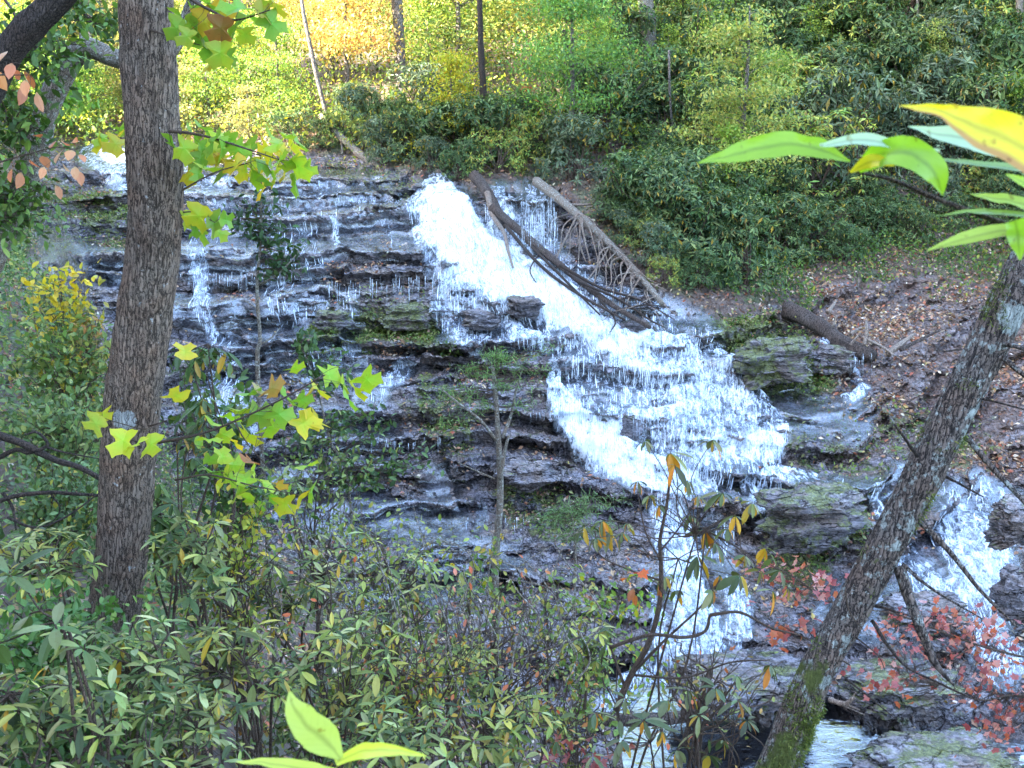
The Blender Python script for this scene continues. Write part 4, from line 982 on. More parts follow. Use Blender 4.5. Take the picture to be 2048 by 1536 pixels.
# ------------------------------------------------------------------ boulders
def boulder(label, u, v, y, w, h, dep=0.7, seed=0, moss=0.0, nm='boulder', flat_=0.0):
    rg = np.random.default_rng(seed)
    k = y / F_PX; a, c = w * k / 2, h * k / 2; b = a * dep
    th = np.linspace(0, 2 * PI, 121)[:-1]; ph = np.linspace(-PI / 2, PI / 2, 61)
    T, Ph = np.meshgrid(th, ph); e = 0.65
    f = lambda x: np.sign(x) * abs(x) ** e
    V = np.stack([f(np.cos(Ph)) * f(np.cos(T)), f(np.cos(Ph)) * f(np.sin(T)), f(np.sin(Ph))], -1)
    n1 = fbm(V[..., 0] * 1.4 + seed, V[..., 1] * 1.4, V[..., 2] * 2.5, seed, 4)
    n2 = np.round(n1 * 4) / 4
    lay = np.floor(V[..., 2] * 3.2 + 0.8 * vnoise(V[..., 0] * 1.5, V[..., 1] * 1.5, 0, seed + 3))
    jut = _hash(lay.astype(np.int64), lay.astype(np.int64) * 0, lay.astype(np.int64) * 0, seed)
    V = V * (1 + 0.20 * n1 + 0.10 * n2)[..., None]; V[..., :2] *= (0.78 + 0.3 * jut + 0.08 * fbm(V[..., 0] * 6, V[..., 1] * 6, V[..., 2] * 12, seed, 4, 0.7))[..., None]
    q = V[..., 2] * c; st = 0.22 * c
    V = V * np.array([a, b, c]); V[..., 0] *= 1 + 0.07 * vnoise(q / st, 0 * q, 0, seed); V[..., 1] *= 1 + 0.07 * vnoise(q / st, 0 * q, 0, seed + 1)
    n, mm = V.shape[:2]; i = np.arange(n - 1)[:, None] * mm; j = np.arange(mm)[None]; j2 = (j + 1) % mm
    Fq = np.stack([i + j, i + j2, i + mm + j2, i + mm + j], -1).reshape(-1, 4)
    N = n * mm
    me = np_mesh('boulder', V.reshape(-1, 3), Fq, {'rock': np.ones(N), 'moss': np.full(N, moss * 0.8), 'wet': np.full(N, 0.9), 'slab': np.zeros(N)})
    o = link(nm, me, M_ROCK, None, PV(u, v, y)); o.rotation_euler = (0, 0, rg.uniform(-0.25, 0.25)); return tag(o, label, 'rock')
boulder('green mossy square block of rock between the wide fall and the side stream', 1545, 725, 25.6, 150, 90, 0.8, 1, 1.1)
boulder('flat topped ledge block overhanging the small side stream', 1660, 720, 26.2, 90, 50, 0.9, 2, 0.5)
boulder('mossy grassy hummock of rock on the left ledges below the dripping cave', 812, 632, 28.6, 100, 46, 0.8, 3, 1.0)
boulder('smaller mossy hummock left of the larger grassy one on the ledges', 668, 640, 28.6, 80, 34, 0.8, 4, 1.0)
boulder('large dark rock with mossy top splitting the lower falls', 1620, 1045, 19.4, 200, 130, 0.6, 5, 0.8)
boulder('dark boulder at the right edge beside the right hand fall', 2035, 1045, 17.8, 110, 90, 0.8, 6, 0.25)
boulder('black wet rock at the right edge below the right hand fall', 2040, 1190, 16.6, 90, 120, 0.8, 7, 0.1)
boulder('pale tan boulder sitting on the lower left ledges beside the slim tree', 1052, 948, 22.4, 110, 50, 0.8, 8, 0.1)
boulder('dark rock with fallen leaves standing in the rapids below the lip pool', 960, 640, 27.9, 70, 34, 0.9, 9, 0.1)
boulder('brown leaf topped rock beside the main chute above the wide fall', 1050, 615, 28.4, 60, 40, 0.9, 10, 0.1)
boulder('low rounded rock left of the wide fall just under the log tips', 1265, 655, 27.6, 70, 26, 0.9, 11, 0.1)
boulder('dark rock leaning out of the wide fall where it splits', 1262, 856, 23.8, 40, 50, 0.8, 12, 0.2)
boulder('broad low shelf of brown rock in the stream left of the leaning trunk', 1480, 1365, 15.2, 300, 60, 0.7, 13, 0.35)
boulder('rock shelf under the red leaves right of the leaning trunk', 1790, 1370, 14.6, 240, 60, 0.7, 14, 0.7)
boulder('brown stepped rock in the middle of the right hand channel', 1850, 1225, 16.0, 170, 60, 0.8, 15, 0.1)
boulder('long mossy rock low in the bottom right corner', 1880, 1510, 13.0, 330, 40, 0.6, 16, 0.8)
boulder('dark wet rock at the foot of the left ledges near the whitewater', 1050, 1290, 17.6, 180, 70, 0.7, 17, 0.1)
# ------------------------------------------------------------------ the two big foreground trunks and the crooked tree
def big_trunk(pts, wid, name, mat, moss=None, lich=None, sides=72, sub=22, lump=0.05, seed=1):
    """Smooth tapering trunk through picture points (u, v, depth) with widths in pixels."""
    P3 = path_px(pts); R = np.array([w * p[2] / F_PX / 2 for w, p in zip(wid, pts)])
    pts3 = catmull(P3, sub); rr = catmull(np.stack([R, R, R], -1), sub)[:, 0]
    o3 = pts3[0].copy(); t = Tubes(); t.add(pts3 - o3, rr, sides, lump, seed)
    V = t.V[0]; c = np.repeat(pts3 - o3, sides, 0); r = V[:-2] - c
    L = np.repeat(np.concatenate([[0], np.cumsum(np.linalg.norm(np.diff(pts3, axis=0), axis=1))]), sides)
    a = np.tile(np.linspace(0, 2 * PI, sides, endpoint=False), len(pts3))
    rid = 1 - abs(vnoise(np.cos(a) * 9 + seed, np.sin(a) * 9, L * 4.5, seed + 2)) * 2
    rid2 = vnoise(np.cos(a) * 20, np.sin(a) * 20, L * 14, seed + 5)
    rid3 = fbm(np.cos(a) * 5 + seed, np.sin(a) * 5, L * 2.2, seed + 9, 4, 0.6)
    V[:-2] = c + r * (1 + 0.05 * rid + 0.018 * rid2 + 0.03 * rid3)[:, None]
    at = {'moss': (lambda V_: np.concatenate([moss(pts3, a, L, sides), [0, 0]]))} if moss else {}
    if lich is not None: at['lichen'] = lambda V_: np.concatenate([lich(V[:-2] + pts3[0]), [0, 0]])
    return t.mesh(name, at), o3

base = ground_below(PV(228, 1190, 6.0), 1.0)
bt = [(210, 1900, 6.0), (212, 1500, 6.0), (222, 1300, 6.0), (238, 1150, 6.0), (252, 1000, 6.0), (260, 880, 6.0), (274, 740, 6.0), (290, 620, 6.0), (305, 520, 6.0), (312, 400, 6.0), (307, 290, 6.0), (300, 170, 6.0), (294, 60, 6.0), (290, -60, 6.0), (284, -400, 6.0), (276, -1100, 6.0)]
bw = [130, 116, 106, 104, 106, 108, 108, 106, 104, 102, 102, 100, 98, 96, 92, 84]
def blotch(spots):
    C_ = [(np.array(PV(u, v, y)), r * y / F_PX) for u, v, y, r in spots]
    return lambda W: sum(1.6 * np.exp(-(np.linalg.norm(W - c_, axis=1) / r_) ** 4) for c_, r_ in C_)
me, o3 = big_trunk(bt, bw, 'trunk', M_BARK_BIG, lich=blotch([(250, 838, 5.87, 24)]), sides=110, sub=30, seed=3)
T_BIG = thing('big_tree', 'big straight trunk with furrowed grey brown bark in the left foreground', 'tree', o3)
link('trunk', me, M_BARK_BIG, T_BIG)
def add_branch(root, pts, w0, w1, mat, sides=7, nm='branch', lump=0.15, sub=6, group=None):
    q = path_px(pts) - np.array(root.matrix_world.translation if False else root.location)
    ym = np.mean([p[2] for p in pts]); k = ym / F_PX / 2
    return link(nm, Tubes().add(catmull(q, sub), (w0 * k, (w0 + w1) / 2 * k, w1 * k), sides, lump, int(w0 * 3)).mesh(nm), mat, root)
add_branch(T_BIG, [(296, 58, 5.9), (325, 68, 5.8), (358, 80, 5.7), (400, 90, 5.6)], 5, 2, M_TWIG)
add_branch(T_BIG, [(296, 853, 5.95), (320, 846, 5.8), (340, 838, 5.7)], 5, 2, M_TWIG)
# pale lichen patch on the bark
rg = np.random.default_rng(9); f = Fol()

def lean_moss(p, a, L, sides):
    s = L / L.max()
    return np.clip(np.exp(-((s - 0.12) / 0.09) ** 2) * 0.9 + np.exp(-((s - 0.30) / 0.04) ** 2) * 0.4 + 0.1 * (s < 0.4), 0, 1.5) * np.clip(0.55 + 0.6 * np.cos(a - PI * 0.9), 0.1, 1.1)
lt = [(1420, 1860, 5.0), (1478, 1680, 5.0), (1552, 1536, 5.0), (1630, 1353, 5.05), (1712, 1200, 5.1), (1808, 1025, 5.15), (1900, 842, 5.2), (1952, 740, 5.25), (2010, 620, 5.3), (2062, 520, 5.35), (2150, 330, 5.4), (2280, 60, 5.5), (2400, -240, 5.6), (2500, -700, 5.8), (2560, -1300, 6.0)]
lw = [94, 88, 82, 76, 74, 75, 77, 79, 81, 80, 76, 70, 66, 58, 50]
me, o3 = big_trunk(lt, lw, 'trunk', M_BARK_LEAN, lean_moss, blotch([(1975, 830, 5.1, 30), (1940, 900, 5.1, 24), (2030, 640, 5.2, 30), (1885, 1010, 5.0, 26), (1830, 1060, 5.0, 26), (1700, 1290, 4.95, 22), (1660, 1370, 4.95, 18)]), seed=8, lump=0.10, sides=110, sub=30)
T_LEAN = thing('leaning_tree', 'leaning lichen speckled trunk with dead side branches and moss in the right foreground', 'tree', o3)
link('trunk', me, M_BARK_LEAN, T_LEAN)
for pts, a, b in [
  ([(1843, 1045, 5.1), (1905, 1110, 5.0), (1960, 1180, 4.95), (2035, 1255, 4.9)], 15, 5),
  ([(1805, 1128, 5.1), (1860, 1175, 5.0), (1963, 1237, 4.9)], 10, 3),
  ([(1798, 1132, 5.1), (1825, 1215, 5.0), (1861, 1308, 4.95)], 25, 21),
  ([(1744, 1240, 5.1), (1775, 1290, 5.0), (1815, 1335, 4.95), (1870, 1362, 4.9), (1940, 1395, 4.85)], 9, 3),
  ([(1742, 1210, 5.1), (1770, 1216, 5.0), (1800, 1226, 4.95)], 8, 4),
  ([(2005, 688, 5.2), (2030, 692, 5.1), (2075, 706, 5.0)], 13, 8),
  ([(2002, 712, 5.2), (2030, 735, 5.1), (2080, 775, 5.0)], 14, 9),
  ([(1955, 795, 5.2), (2000, 806, 5.1), (2060, 822, 5.0)], 6, 3),
  ([(1835, 912, 5.1), (1812, 880, 5.0), (1789, 849, 4.95)], 9, 4),
  ([(1850, 842, 5.1), (1835, 834, 5.0), (1810, 825, 4.95)], 6, 3),
  ([(1932, 872, 5.2), (1985, 935, 5.05), (2060, 1016, 4.9)], 14, 9),
  ([(1878, 946, 5.2), (1920, 968, 5.1), (1967, 994, 5.0)], 8, 3),
  ([(1922, 698, 5.2), (1895, 702, 5.1), (1868, 700, 5.05)], 5, 2),
  ([(1690, 1356, 5.05), (1740, 1395, 4.95), (1794, 1440, 4.9)], 6, 2),
  ([(1712, 1275, 5.0), (1755, 1310, 4.9), (1770, 1340, 4.9)], 4, 1.5)]:
    add_branch(T_LEAN, pts, a, b, M_BARK_LEAN if a > 9 else M_BARK_DARK)
add_branch(T_LEAN, [(1856, 1300, 4.95), (1880, 1340, 4.9), (1908, 1370, 4.88)], 20, 5, M_LOG, nm='splintered_tip')
# tufts of moss standing on the bark
vv = np.array([v.co for v in me.vertices]); ma = np.array([d.value for d in me.attributes['moss'].data]); nn = np.array([v.normal for v in me.vertices])
rg = np.random.default_rng(3); mo = vnoise(vv[:, 0] * 7, vv[:, 1] * 7, vv[:, 2] * 7, 5) * 0.9 + ma
wgt = np.where(mo > 0.55, mo, 0) ** 2; k_ = rg.choice(len(vv), 9000, p=wgt / wgt.sum())
p = vv[k_] + rg.normal(0, 0.008, (9000, 3)); mf = Fol()
mf.add(leaves(T_NEEDLE, p, nn[k_] + rg.normal(0, 0.5, (9000, 3)), randdir(rg, 9000), rg.uniform(0.008, 0.02, 9000), palette(rg, 9000, [(0.06, 0.085, 0.018), (0.12, 0.15, 0.03), (0.22, 0.24, 0.06)], (3, 3, 1)), width=3.0))
link('moss', mf.mesh('moss'), M_DARKLEAF, T_LEAN)
# thin vine on the trunk
add_branch(T_LEAN, [(1690, 1180, 4.88), (1700, 1225, 4.88), (1728, 1262, 4.9)], 4, 2.5, M_TWIG, nm='vine')

me, o3 = big_trunk([(-190, 1050, 9), (-140, 850, 9), (-80, 660, 9), (-20, 520, 9), (35, 400, 9), (72, 300, 9), (96, 215, 9), (128, 145, 9), (158, 98, 9)], [70, 64, 58, 52, 50, 48, 46, 46, 44], 'trunk', M_BARK_GREY, seed=12, lump=0.12, sides=40, sub=10)
T_CROOK = thing('crooked_tree', 'crooked grey tree arching over behind the big trunk in the upper left', 'tree', o3)
link('trunk', me, M_BARK_GREY, T_CROOK)
add_branch(T_CROOK, [(150, 112, 9), (175, 96, 8.95), (205, 105, 8.9), (240, 118, 8.85), (300, 118, 8.8), (340, 100, 8.8), (368, 55, 8.8), (392, -10, 8.8), (420, -90, 8.8)], 42, 24, M_BARK_GREY, 14)
add_branch(T_CROOK, [(158, 100, 9), (165, 85, 9), (166, 66, 9)], 22, 12, M_BARK_GREY, 9, nm='stub')
me, o3 = big_trunk([(-60, 300, 6), (-30, 200, 6), (15, 110, 6), (60, 55, 6), (105, 10, 6), (150, -50, 6), (210, -160, 6)], [60, 54, 52, 54, 50, 48, 44], 'limb', M_BARK_DARK, seed=17, lump=0.14, sides=40, sub=10)
T_DARK = thing('dark_leaning_tree', 'almost black thick limb slanting through the top left corner', 'tree', o3)
link('trunk', me, M_BARK_DARK, T_DARK)

def ragged(nm, label, cat, branches, mat=M_BARK_DARK):
    t = thing(nm, label, cat, PV(*branches[0][0][0]))
    for pts, a, b in branches: add_branch(t, pts, a, b, mat)
    return t
ragged('dead_limb', 'dark dead limb with side twigs crossing behind the big trunk at the left edge', 'branch', [([(-30, 862, 6.6), (40, 885, 6.6), (105, 918, 6.6), (160, 935, 6.5), (215, 965, 6.5)], 18, 10), ([(-20, 925, 6.6), (30, 900, 6.6), (60, 905, 6.6), (95, 890, 6.6), (75, 865, 6.6), (50, 870, 6.6)], 12, 4), ([(95, 895, 6.6), (130, 905, 6.6), (200, 918, 6.6)], 6, 2)])
ragged('thin_dead_branch', 'thin curved dead branch lying level just below the dead limb at left', 'branch', [([(-20, 1010, 6.4), (30, 992, 6.4), (100, 985, 6.4), (150, 988, 6.4), (215, 992, 6.4)], 12, 6), ([(5, 985, 6.4), (25, 1015, 6.4), (32, 1060, 6.3)], 9, 4), ([(15, 1035, 6.3), (70, 1055, 6.3), (130, 1035, 6.3), (200, 985, 6.4)], 7, 3), ([(100, 985, 6.4), (120, 1020, 6.4), (90, 1060, 6.4)], 4, 2)])
ragged('bent_bare_stems', 'pair of long pale bare stems bending right from beside the foot of the big trunk', 'branch', [([(395, 1062, 6.2), (440, 1080, 6.2), (520, 1115, 6.1), (600, 1150, 6.0), (680, 1210, 5.9), (740, 1290, 5.8)], 10, 5), ([(450, 1068, 6.4), (540, 1095, 6.4), (620, 1130, 6.4), (700, 1180, 6.4)], 6, 3), ([(430, 1075, 6.2), (410, 1120, 6.1), (370, 1160, 6.0)], 5, 2)], M_BARK_GREY)

# ------------------------------------------------------------------ foliage helpers for the near plants
def twig_path(rg, a, b, k=3, j=0.08):
    a = np.asarray(a, float); b = np.asarray(b, float); L = np.linalg.norm(b - a)
    pts = [a + (b - a) * t + rg.normal(0, j * L, 3) * math.sin(PI * t) for t in np.linspace(0, 1, k + 2)]
    return catmull(pts, 4)

def near_rhodo(label, u, v, y, ru, rv, n_wh, size, cols, seed, old=0.04, oldcol=RH_OLD, nm='rhododendron_bush', group=None, droop=0.2, rd=None, k=(5, 8), tips=None, base_uv=None, cat='bush', wide=1.0):
    """Near rhododendron: whorls of leaves at tips spread over an ellipse of the picture (ru, rv pixels) and in depth."""
    rg = np.random.default_rng(seed); kx = y / F_PX
    c = np.array(PV(u, v, y)); R = np.array([ru * kx, (rd or 0.8 * ru * kx), rv * kx])
    if tips is None:
        d = randdir(rg, n_wh, 0.1); T = c + d * R * (rg.random((n_wh, 1)) ** 0.45)
    else: T = np.array([PV(*p) for p in tips])
    b0 = PV(*base_uv) if base_uv else Vector((c[0] + rg.normal(0, 0.1), c[1] + 0.1, c[2] - R[2] * 0.9))
    g = ground_below(b0, 0.5)
    base = np.array(g if g is not None and b0.z - g.z < 6 else b0); base[2] -= 0.05
    t = thing(nm, label, cat, base, group)
    f = Fol(); tb = Tubes()
    hub = [c + (rg.normal(0, 0.35, 3) * R) + np.array([0, 0, -0.35 * R[2]]) for _ in range(max(3, len(T) // 9))]
    for h in hub: tb.add(twig_path(rg, base * 0, h - base, 3, 0.05), (0.011 * max(1, y / 5), 0.005), 5)
    for p in T:
        h = min(hub, key=lambda q: np.linalg.norm(q - p)); ax = norm(p - h + np.array([0, 0, 0.25]))
        tb.add(twig_path(rg, h - base, p - base, 2, 0.07), (0.0045, 0.0022), 4)
        f.add(whorl(rg, p - base, ax + np.array([0, 0, 0.5]), rg.integers(*k), size, droop=droop, old=old, cols=cols, oldcol=oldcol, wide=wide))
    link('foliage', f.mesh('foliage'), M_DARKLEAF, t); link('stems', tb.mesh('stems'), M_TWIG, t)
    return t

def leafy(label, u, v, y, ru, rv, n, size, cols, wts, seed, nm='leafy_bush', cat='bush', template=None, mat=None, clusters=14, droop=0.0, group=None, spread=0.3, rd=None, hang=None, twigw=0.004):
    """Bush or spray of single leaves along many fine twigs."""
    rg = np.random.default_rng(seed); kx = y / F_PX; template = template or T_OVAL
    c = np.array(PV(u, v, y)); R = np.array([ru * kx, (rd or 0.8 * ru * kx), rv * kx])
    b0 = hang if hang is not None else Vector((c[0], c[1] + 0.1, c[2] - R[2]))
    g = None if hang is not None else ground_below(b0, 0.5)
    base = np.array(g if g is not None and b0.z - g.z < 6 else b0)
    t = thing(nm, label, cat, base, group); f = Fol(); tb = Tubes()
    ctr = c + randdir(rg, clusters, 0) * R * rg.random((clusters, 1)) ** 0.4
    trunkp = twig_path(rg, base * 0, c - base - np.array([0, 0, R[2] * 0.2]), 3, 0.04)
    tb.add(trunkp, (twigw * 3.2, twigw * 1.5), 6)
    per = max(3, n // clusters)
    for q in ctr:
        s = trunkp[rg.integers(len(trunkp) // 3, len(trunkp))]
        p = twig_path(rg, s, q - base, 3, 0.08); tb.add(p, (twigw * 1.3, twigw * 0.5), 4)
        idx = (len(p) - 1) * (0.4 + 0.6 * rg.random(per)); i0 = idx.astype(int).clip(0, len(p) - 2); w = (idx - i0)[:, None]
        pos = p[i0] * (1 - w) + p[i0 + 1] * w + rg.normal(0, spread, (per, 3)) * R * 0.6
        d = randdir(rg, per, -droop); f.add(leaves(template, pos, d, randdir(rg, per, 1.4), rg.uniform(0.65, 1.2, per) * size, palette(rg, per, cols, wts)))
    link('foliage', f.mesh('foliage'), mat or M_DARKLEAF, t); link('stems', tb.mesh('stems'), M_TWIG, t)
    return t

# ------------------------------------------------------------------ foreground rhododendrons (bottom left to middle)
NR = [(0.13, 0.18, 0.06), (0.19, 0.25, 0.08), (0.07, 0.115, 0.04), (0.28, 0.32, 0.09), (0.32, 0.36, 0.18), (0.04, 0.07, 0.028)]
NB = [(0.09, 0.15, 0.06), (0.16, 0.22, 0.09), (0.23, 0.29, 0.15)]
NY = [(0.16, 0.21, 0.05), (0.25, 0.28, 0.07), (0.10, 0.15, 0.05), (0.34, 0.32, 0.08)]
near_rhodo('nearest rhododendron with large blue green leaves at the left edge above the bottom corner', 95, 1235, 3.1, 110, 60, 13, 0.112, NB, 1, wide=1.25,
           tips=[(110, 1255, 3.0), (20, 1150, 3.1), (165, 1295, 3.0), (-10, 1290, 3.1), (60, 1230, 3.25)], k=(5, 7))
near_rhodo('rhododendron filling the bottom left corner of the picture', 70, 1440, 3.2, 190, 120, 57, 0.076, NR, 2)
near_rhodo('rhododendron right below the foot of the big trunk', 240, 1330, 3.9, 170, 130, 74, 0.079, NR + NB, 3)
near_rhodo('rhododendron along the bottom edge left of the lone yellow green leaf', 330, 1470, 3.6, 200, 100, 74, 0.076, NR + NB, 4)
near_rhodo('rhododendron just left of and above the lone yellow green leaf', 470, 1330, 4.4, 160, 130, 68, 0.086, NR + NY, 5)
near_rhodo('open rhododendron standing right above the pair of yellow green leaves', 680, 1330, 5.0, 170, 130, 57, 0.086, NR + NY, 6)
near_rhodo('rhododendron at the bottom edge right of the pair of yellow green leaves', 800, 1470, 4.6, 180, 100, 68, 0.079, NR + NB, 7)
near_rhodo('rhododendron in the bottom middle with a few golden old leaves', 1010, 1470, 5.2, 150, 110, 57, 0.086, NR + NY, 8, old=0.10)
near_rhodo('sparse rhododendron in front of the lower ledges left of the slim tree', 850, 1190, 6.4, 150, 110, 37, 0.090, NR, 9)
near_rhodo('upright rhododendron against the lower ledges with a lone pink leaf above', 640, 1130, 6.2, 150, 100, 44, 0.090, NR + NY, 10)
near_rhodo('rhododendron with bright pale tips just right of the foot of the big trunk', 380, 1120, 5.2, 110, 110, 44, 0.094, NR + NB, 11)
near_rhodo('rhododendron beyond the bent pale stems at lower left', 520, 1200, 6.0, 130, 90, 44, 0.094, NR + NY, 12)
near_rhodo('rhododendron at the far left under the thin dead branch', 80, 1120, 5.4, 120, 80, 51, 0.086, NR + NY, 13)
near_rhodo('rhododendron behind the low weathered log with drooping leaves', 1180, 1290, 7.5, 80, 90, 23, 0.094, NR + NY, 14, droop=0.5)
near_rhodo('rhododendron clump in the bottom middle left of the drooping one', 900, 1340, 6.2, 130, 90, 44, 0.090, NR + NY, 15)
near_rhodo('drooping rhododendron tuft before the flowing water right of the ledges foot', 560, 980, 7.0, 60, 50, 11, 0.094, NB, 16)
near_rhodo('dark drooping rhododendron clasping the right side of the big trunk base', 330, 1050, 6.3, 60, 100, 24, 0.14, [(0.05, 0.10, 0.035), (0.08, 0.14, 0.04)], 17, old=0.15, droop=0.7)
near_rhodo('rhododendron spray hanging at the middle left beside the trunk', 400, 720, 8.0, 80, 60, 12, 0.15, [(0.06, 0.12, 0.05), (0.10, 0.17, 0.07)], 18, droop=0.6, old=0.12)
near_rhodo('lower rhododendron spray with yellowing leaves right of the big trunk', 400, 860, 7.5, 70, 90, 16, 0.14, [(0.05, 0.10, 0.04), (0.09, 0.15, 0.06)], 19, droop=0.6, old=0.18)
leafy('dense small leaved green bush at the foot of the big trunk', 120, 1240, 4.6, 190, 120, 1300, 0.055, [(0.05, 0.12, 0.035), (0.08, 0.18, 0.05), (0.14, 0.24, 0.06)], (3, 3, 1), 20, clusters=50, droop=0.3)
leafy('dense dark small leaved bush filling the space below the left corner rhododendrons', 160, 1430, 4.4, 260, 130, 1400, 0.055, [(0.04, 0.09, 0.03), (0.07, 0.15, 0.04), (0.13, 0.22, 0.06)], (3, 3, 1), 21, clusters=50)
leafy('pale green small leaved shrub showing between the rhododendrons at lower middle', 640, 1420, 6.5, 330, 130, 1500, 0.06, [(0.09, 0.14, 0.06), (0.15, 0.21, 0.08), (0.25, 0.28, 0.10), (0.30, 0.14, 0.06)], (3, 3, 1.5, 0.4), 22, clusters=60)
leafy('fine leaved shrub in front of the lowest ledges at lower middle', 760, 1230, 9.0, 230, 90, 700, 0.07, [(0.10, 0.15, 0.06), (0.18, 0.24, 0.08), (0.28, 0.29, 0.10)], (3, 3, 1.5), 23, clusters=40)
leafy('bright green small leaved shrub with yellow tips before the dark lower ledge', 1240, 1180, 10.0, 110, 70, 260, 0.085, [(0.12, 0.24, 0.05), (0.2, 0.34, 0.06), (0.42, 0.40, 0.04)], (3, 3, 1), 24, mat=M_LEAF, clusters=16)
leafy('green shrub with drooping sprays standing left of the lowest whitewater', 1170, 1310, 9.0, 60, 70, 150, 0.095, [(0.12, 0.24, 0.06), (0.18, 0.30, 0.07)], (3, 2), 25, mat=M_LEAF, clusters=12)
leafy('slim green shrub leaning before the dark undercut left of the slim tree foot', 960, 1110, 11.0, 70, 70, 130, 0.10, [(0.10, 0.20, 0.05), (0.3, 0.34, 0.05), (0.5, 0.4, 0.04)], (3, 2, 0.6), 26, mat=M_LEAF, clusters=10)
leafy('mixed green bush on the left bank halfway up beside the trunk', 120, 690, 10.5, 150, 90, 1300, 0.085, [(0.08, 0.15, 0.05), (0.14, 0.24, 0.08), (0.25, 0.32, 0.11), (0.4, 0.36, 0.06)], (3, 3, 2, .5), 27, clusters=50, mat=M_LEAF)
leafy('pale green bush on the left bank below the mixed green one', 110, 830, 9.3, 150, 80, 1400, 0.075, [(0.10, 0.18, 0.08), (0.18, 0.28, 0.12), (0.28, 0.34, 0.15)], (3, 3, 1.5), 28, clusters=50, mat=M_LEAF)
leafy('bluish green bush under the dead limbs on the left bank', 110, 980, 7.6, 160, 80, 1200, 0.065, [(0.07, 0.13, 0.06), (0.12, 0.20, 0.09), (0.3, 0.3, 0.06)], (3, 3, .6), 29, clusters=46)
leafy('golden yellow leaved bush at the left edge over the flat ledges', 120, 560, 11.0, 90, 40, 300, 0.10, [(0.62, 0.50, 0.03), (0.5, 0.45, 0.05), (0.3, 0.34, 0.06)], (4, 3, 1.5), 30, clusters=22, mat=M_LEAF)
leafy('pale russet and green shrub just left of the big trunk below the golden bush', 180, 640, 10.8, 60, 50, 240, 0.09, [(0.45, 0.28, 0.12), (0.3, 0.3, 0.10), (0.14, 0.22, 0.08)], (2, 3, 2), 31, clusters=18, mat=M_LEAF)
leafy('dark leaved shrub right of the trunk in front of the left water film', 420, 800, 8.6, 90, 130, 420, 0.10, [(0.05, 0.10, 0.04), (0.08, 0.15, 0.06), (0.14, 0.2, 0.07)], (3, 3, 1), 32, clusters=26, droop=0.4)
leafy('dark leaved shrub under the tulip tree leaves in the left middle', 480, 960, 8.2, 120, 90, 560, 0.085, [(0.05, 0.11, 0.04), (0.09, 0.17, 0.06), (0.16, 0.22, 0.07)], (3, 3, 1), 33, clusters=30)
DG = [(0.05, 0.10, 0.03), (0.09, 0.17, 0.045), (0.15, 0.25, 0.06)]
for k, (lab, a) in enumerate([('dark green leafy crown mass in the top left corner behind the black limb', (70, 90, 8.2, 130, 110, 480)), ('dark green leaves massed around the crooked trunk at left', (40, 240, 8.4, 90, 100, 340)),
   ('glossy dark leaves at the left edge beside the flat ledges', (40, 420, 8.6, 100, 110, 380)), ('leafy green twigs between the arched limb and the black limb', (190, 40, 9.6, 110, 60, 300)), ('bright green leaves hanging under the arched limb', (130, 200, 9.8, 70, 60, 140))]):
    leafy(lab, *a, 0.085, DG if k != 4 else [(0.14, 0.3, 0.05), (0.2, 0.34, 0.05)], (3, 3, 1) if k != 4 else (1, 1), 40 + k, nm='leafy_branch', cat='branch', clusters=34 if k < 3 else 20, hang=PV(a[0] - 60, a[1] - 90, a[2] + 0.5), droop=0.4)

# small saplings in front of the ledges
def sapling(nm, label, trunk, w0, w1, blobs, size, cols, wts, seed, template=T_OVAL, mat=None, bark=M_BARK_GREY, limbs=()):
    rg = np.random.default_rng(seed); P3 = path_px(trunk)
    g = ground_below(P3[0], 1.0)
    if g is not None and P3[0][2] - g.z < 7: P3 = np.concatenate([[np.array([P3[0][0], P3[0][1], g.z - 0.1])], P3])
    t = thing(nm, label, 'tree', P3[0]); o3 = P3[0]; y = trunk[0][2]; k = y / F_PX / 2
    sp = catmull(P3 - o3, 8)
    link('trunk', Tubes().add(sp, (w0 * k, w1 * k), 9, 0.15, seed).mesh('trunk'), bark, t)
    for lp, a, b in limbs: add_branch(t, lp, a, b, bark)
    f = Fol(); tb = Tubes()
    for (u, v, ru, rv, n, ncl) in blobs:
        c = np.array(PV(u, v, y)) - o3; R = np.array([ru * 2 * k, ru * 1.4 * k, rv * 2 * k])
        for q in c + randdir(rg, ncl, 0) * R * rg.random((ncl, 1)) ** 0.4:
            s = sp[np.argmin(np.linalg.norm(sp - (q - np.array([0, 0, 0.3 * R[2]])), axis=1))]
            p = twig_path(rg, s, q, 3, 0.06); tb.add(p, (2.2 * k, 0.8 * k), 4)
            m_ = max(2, n // ncl); idx = (len(p) - 1) * (0.35 + 0.65 * rg.random(m_)); i0 = idx.astype(int).clip(0, len(p) - 2); w = (idx - i0)[:, None]
            pos = p[i0] * (1 - w) + p[i0 + 1] * w + rg.normal(0, 0.16, (m_, 3)) * R
            f.add(leaves(template, pos, randdir(rg, m_, -0.1), randdir(rg, m_, 1.2), rg.uniform(0.6, 1.2, m_) * size, palette(rg, m_, cols, wts)))
    link('foliage', f.mesh('foliage'), mat or M_DARKLEAF, t); link('twigs', tb.mesh('twigs'), M_TWIG, t)
    return t
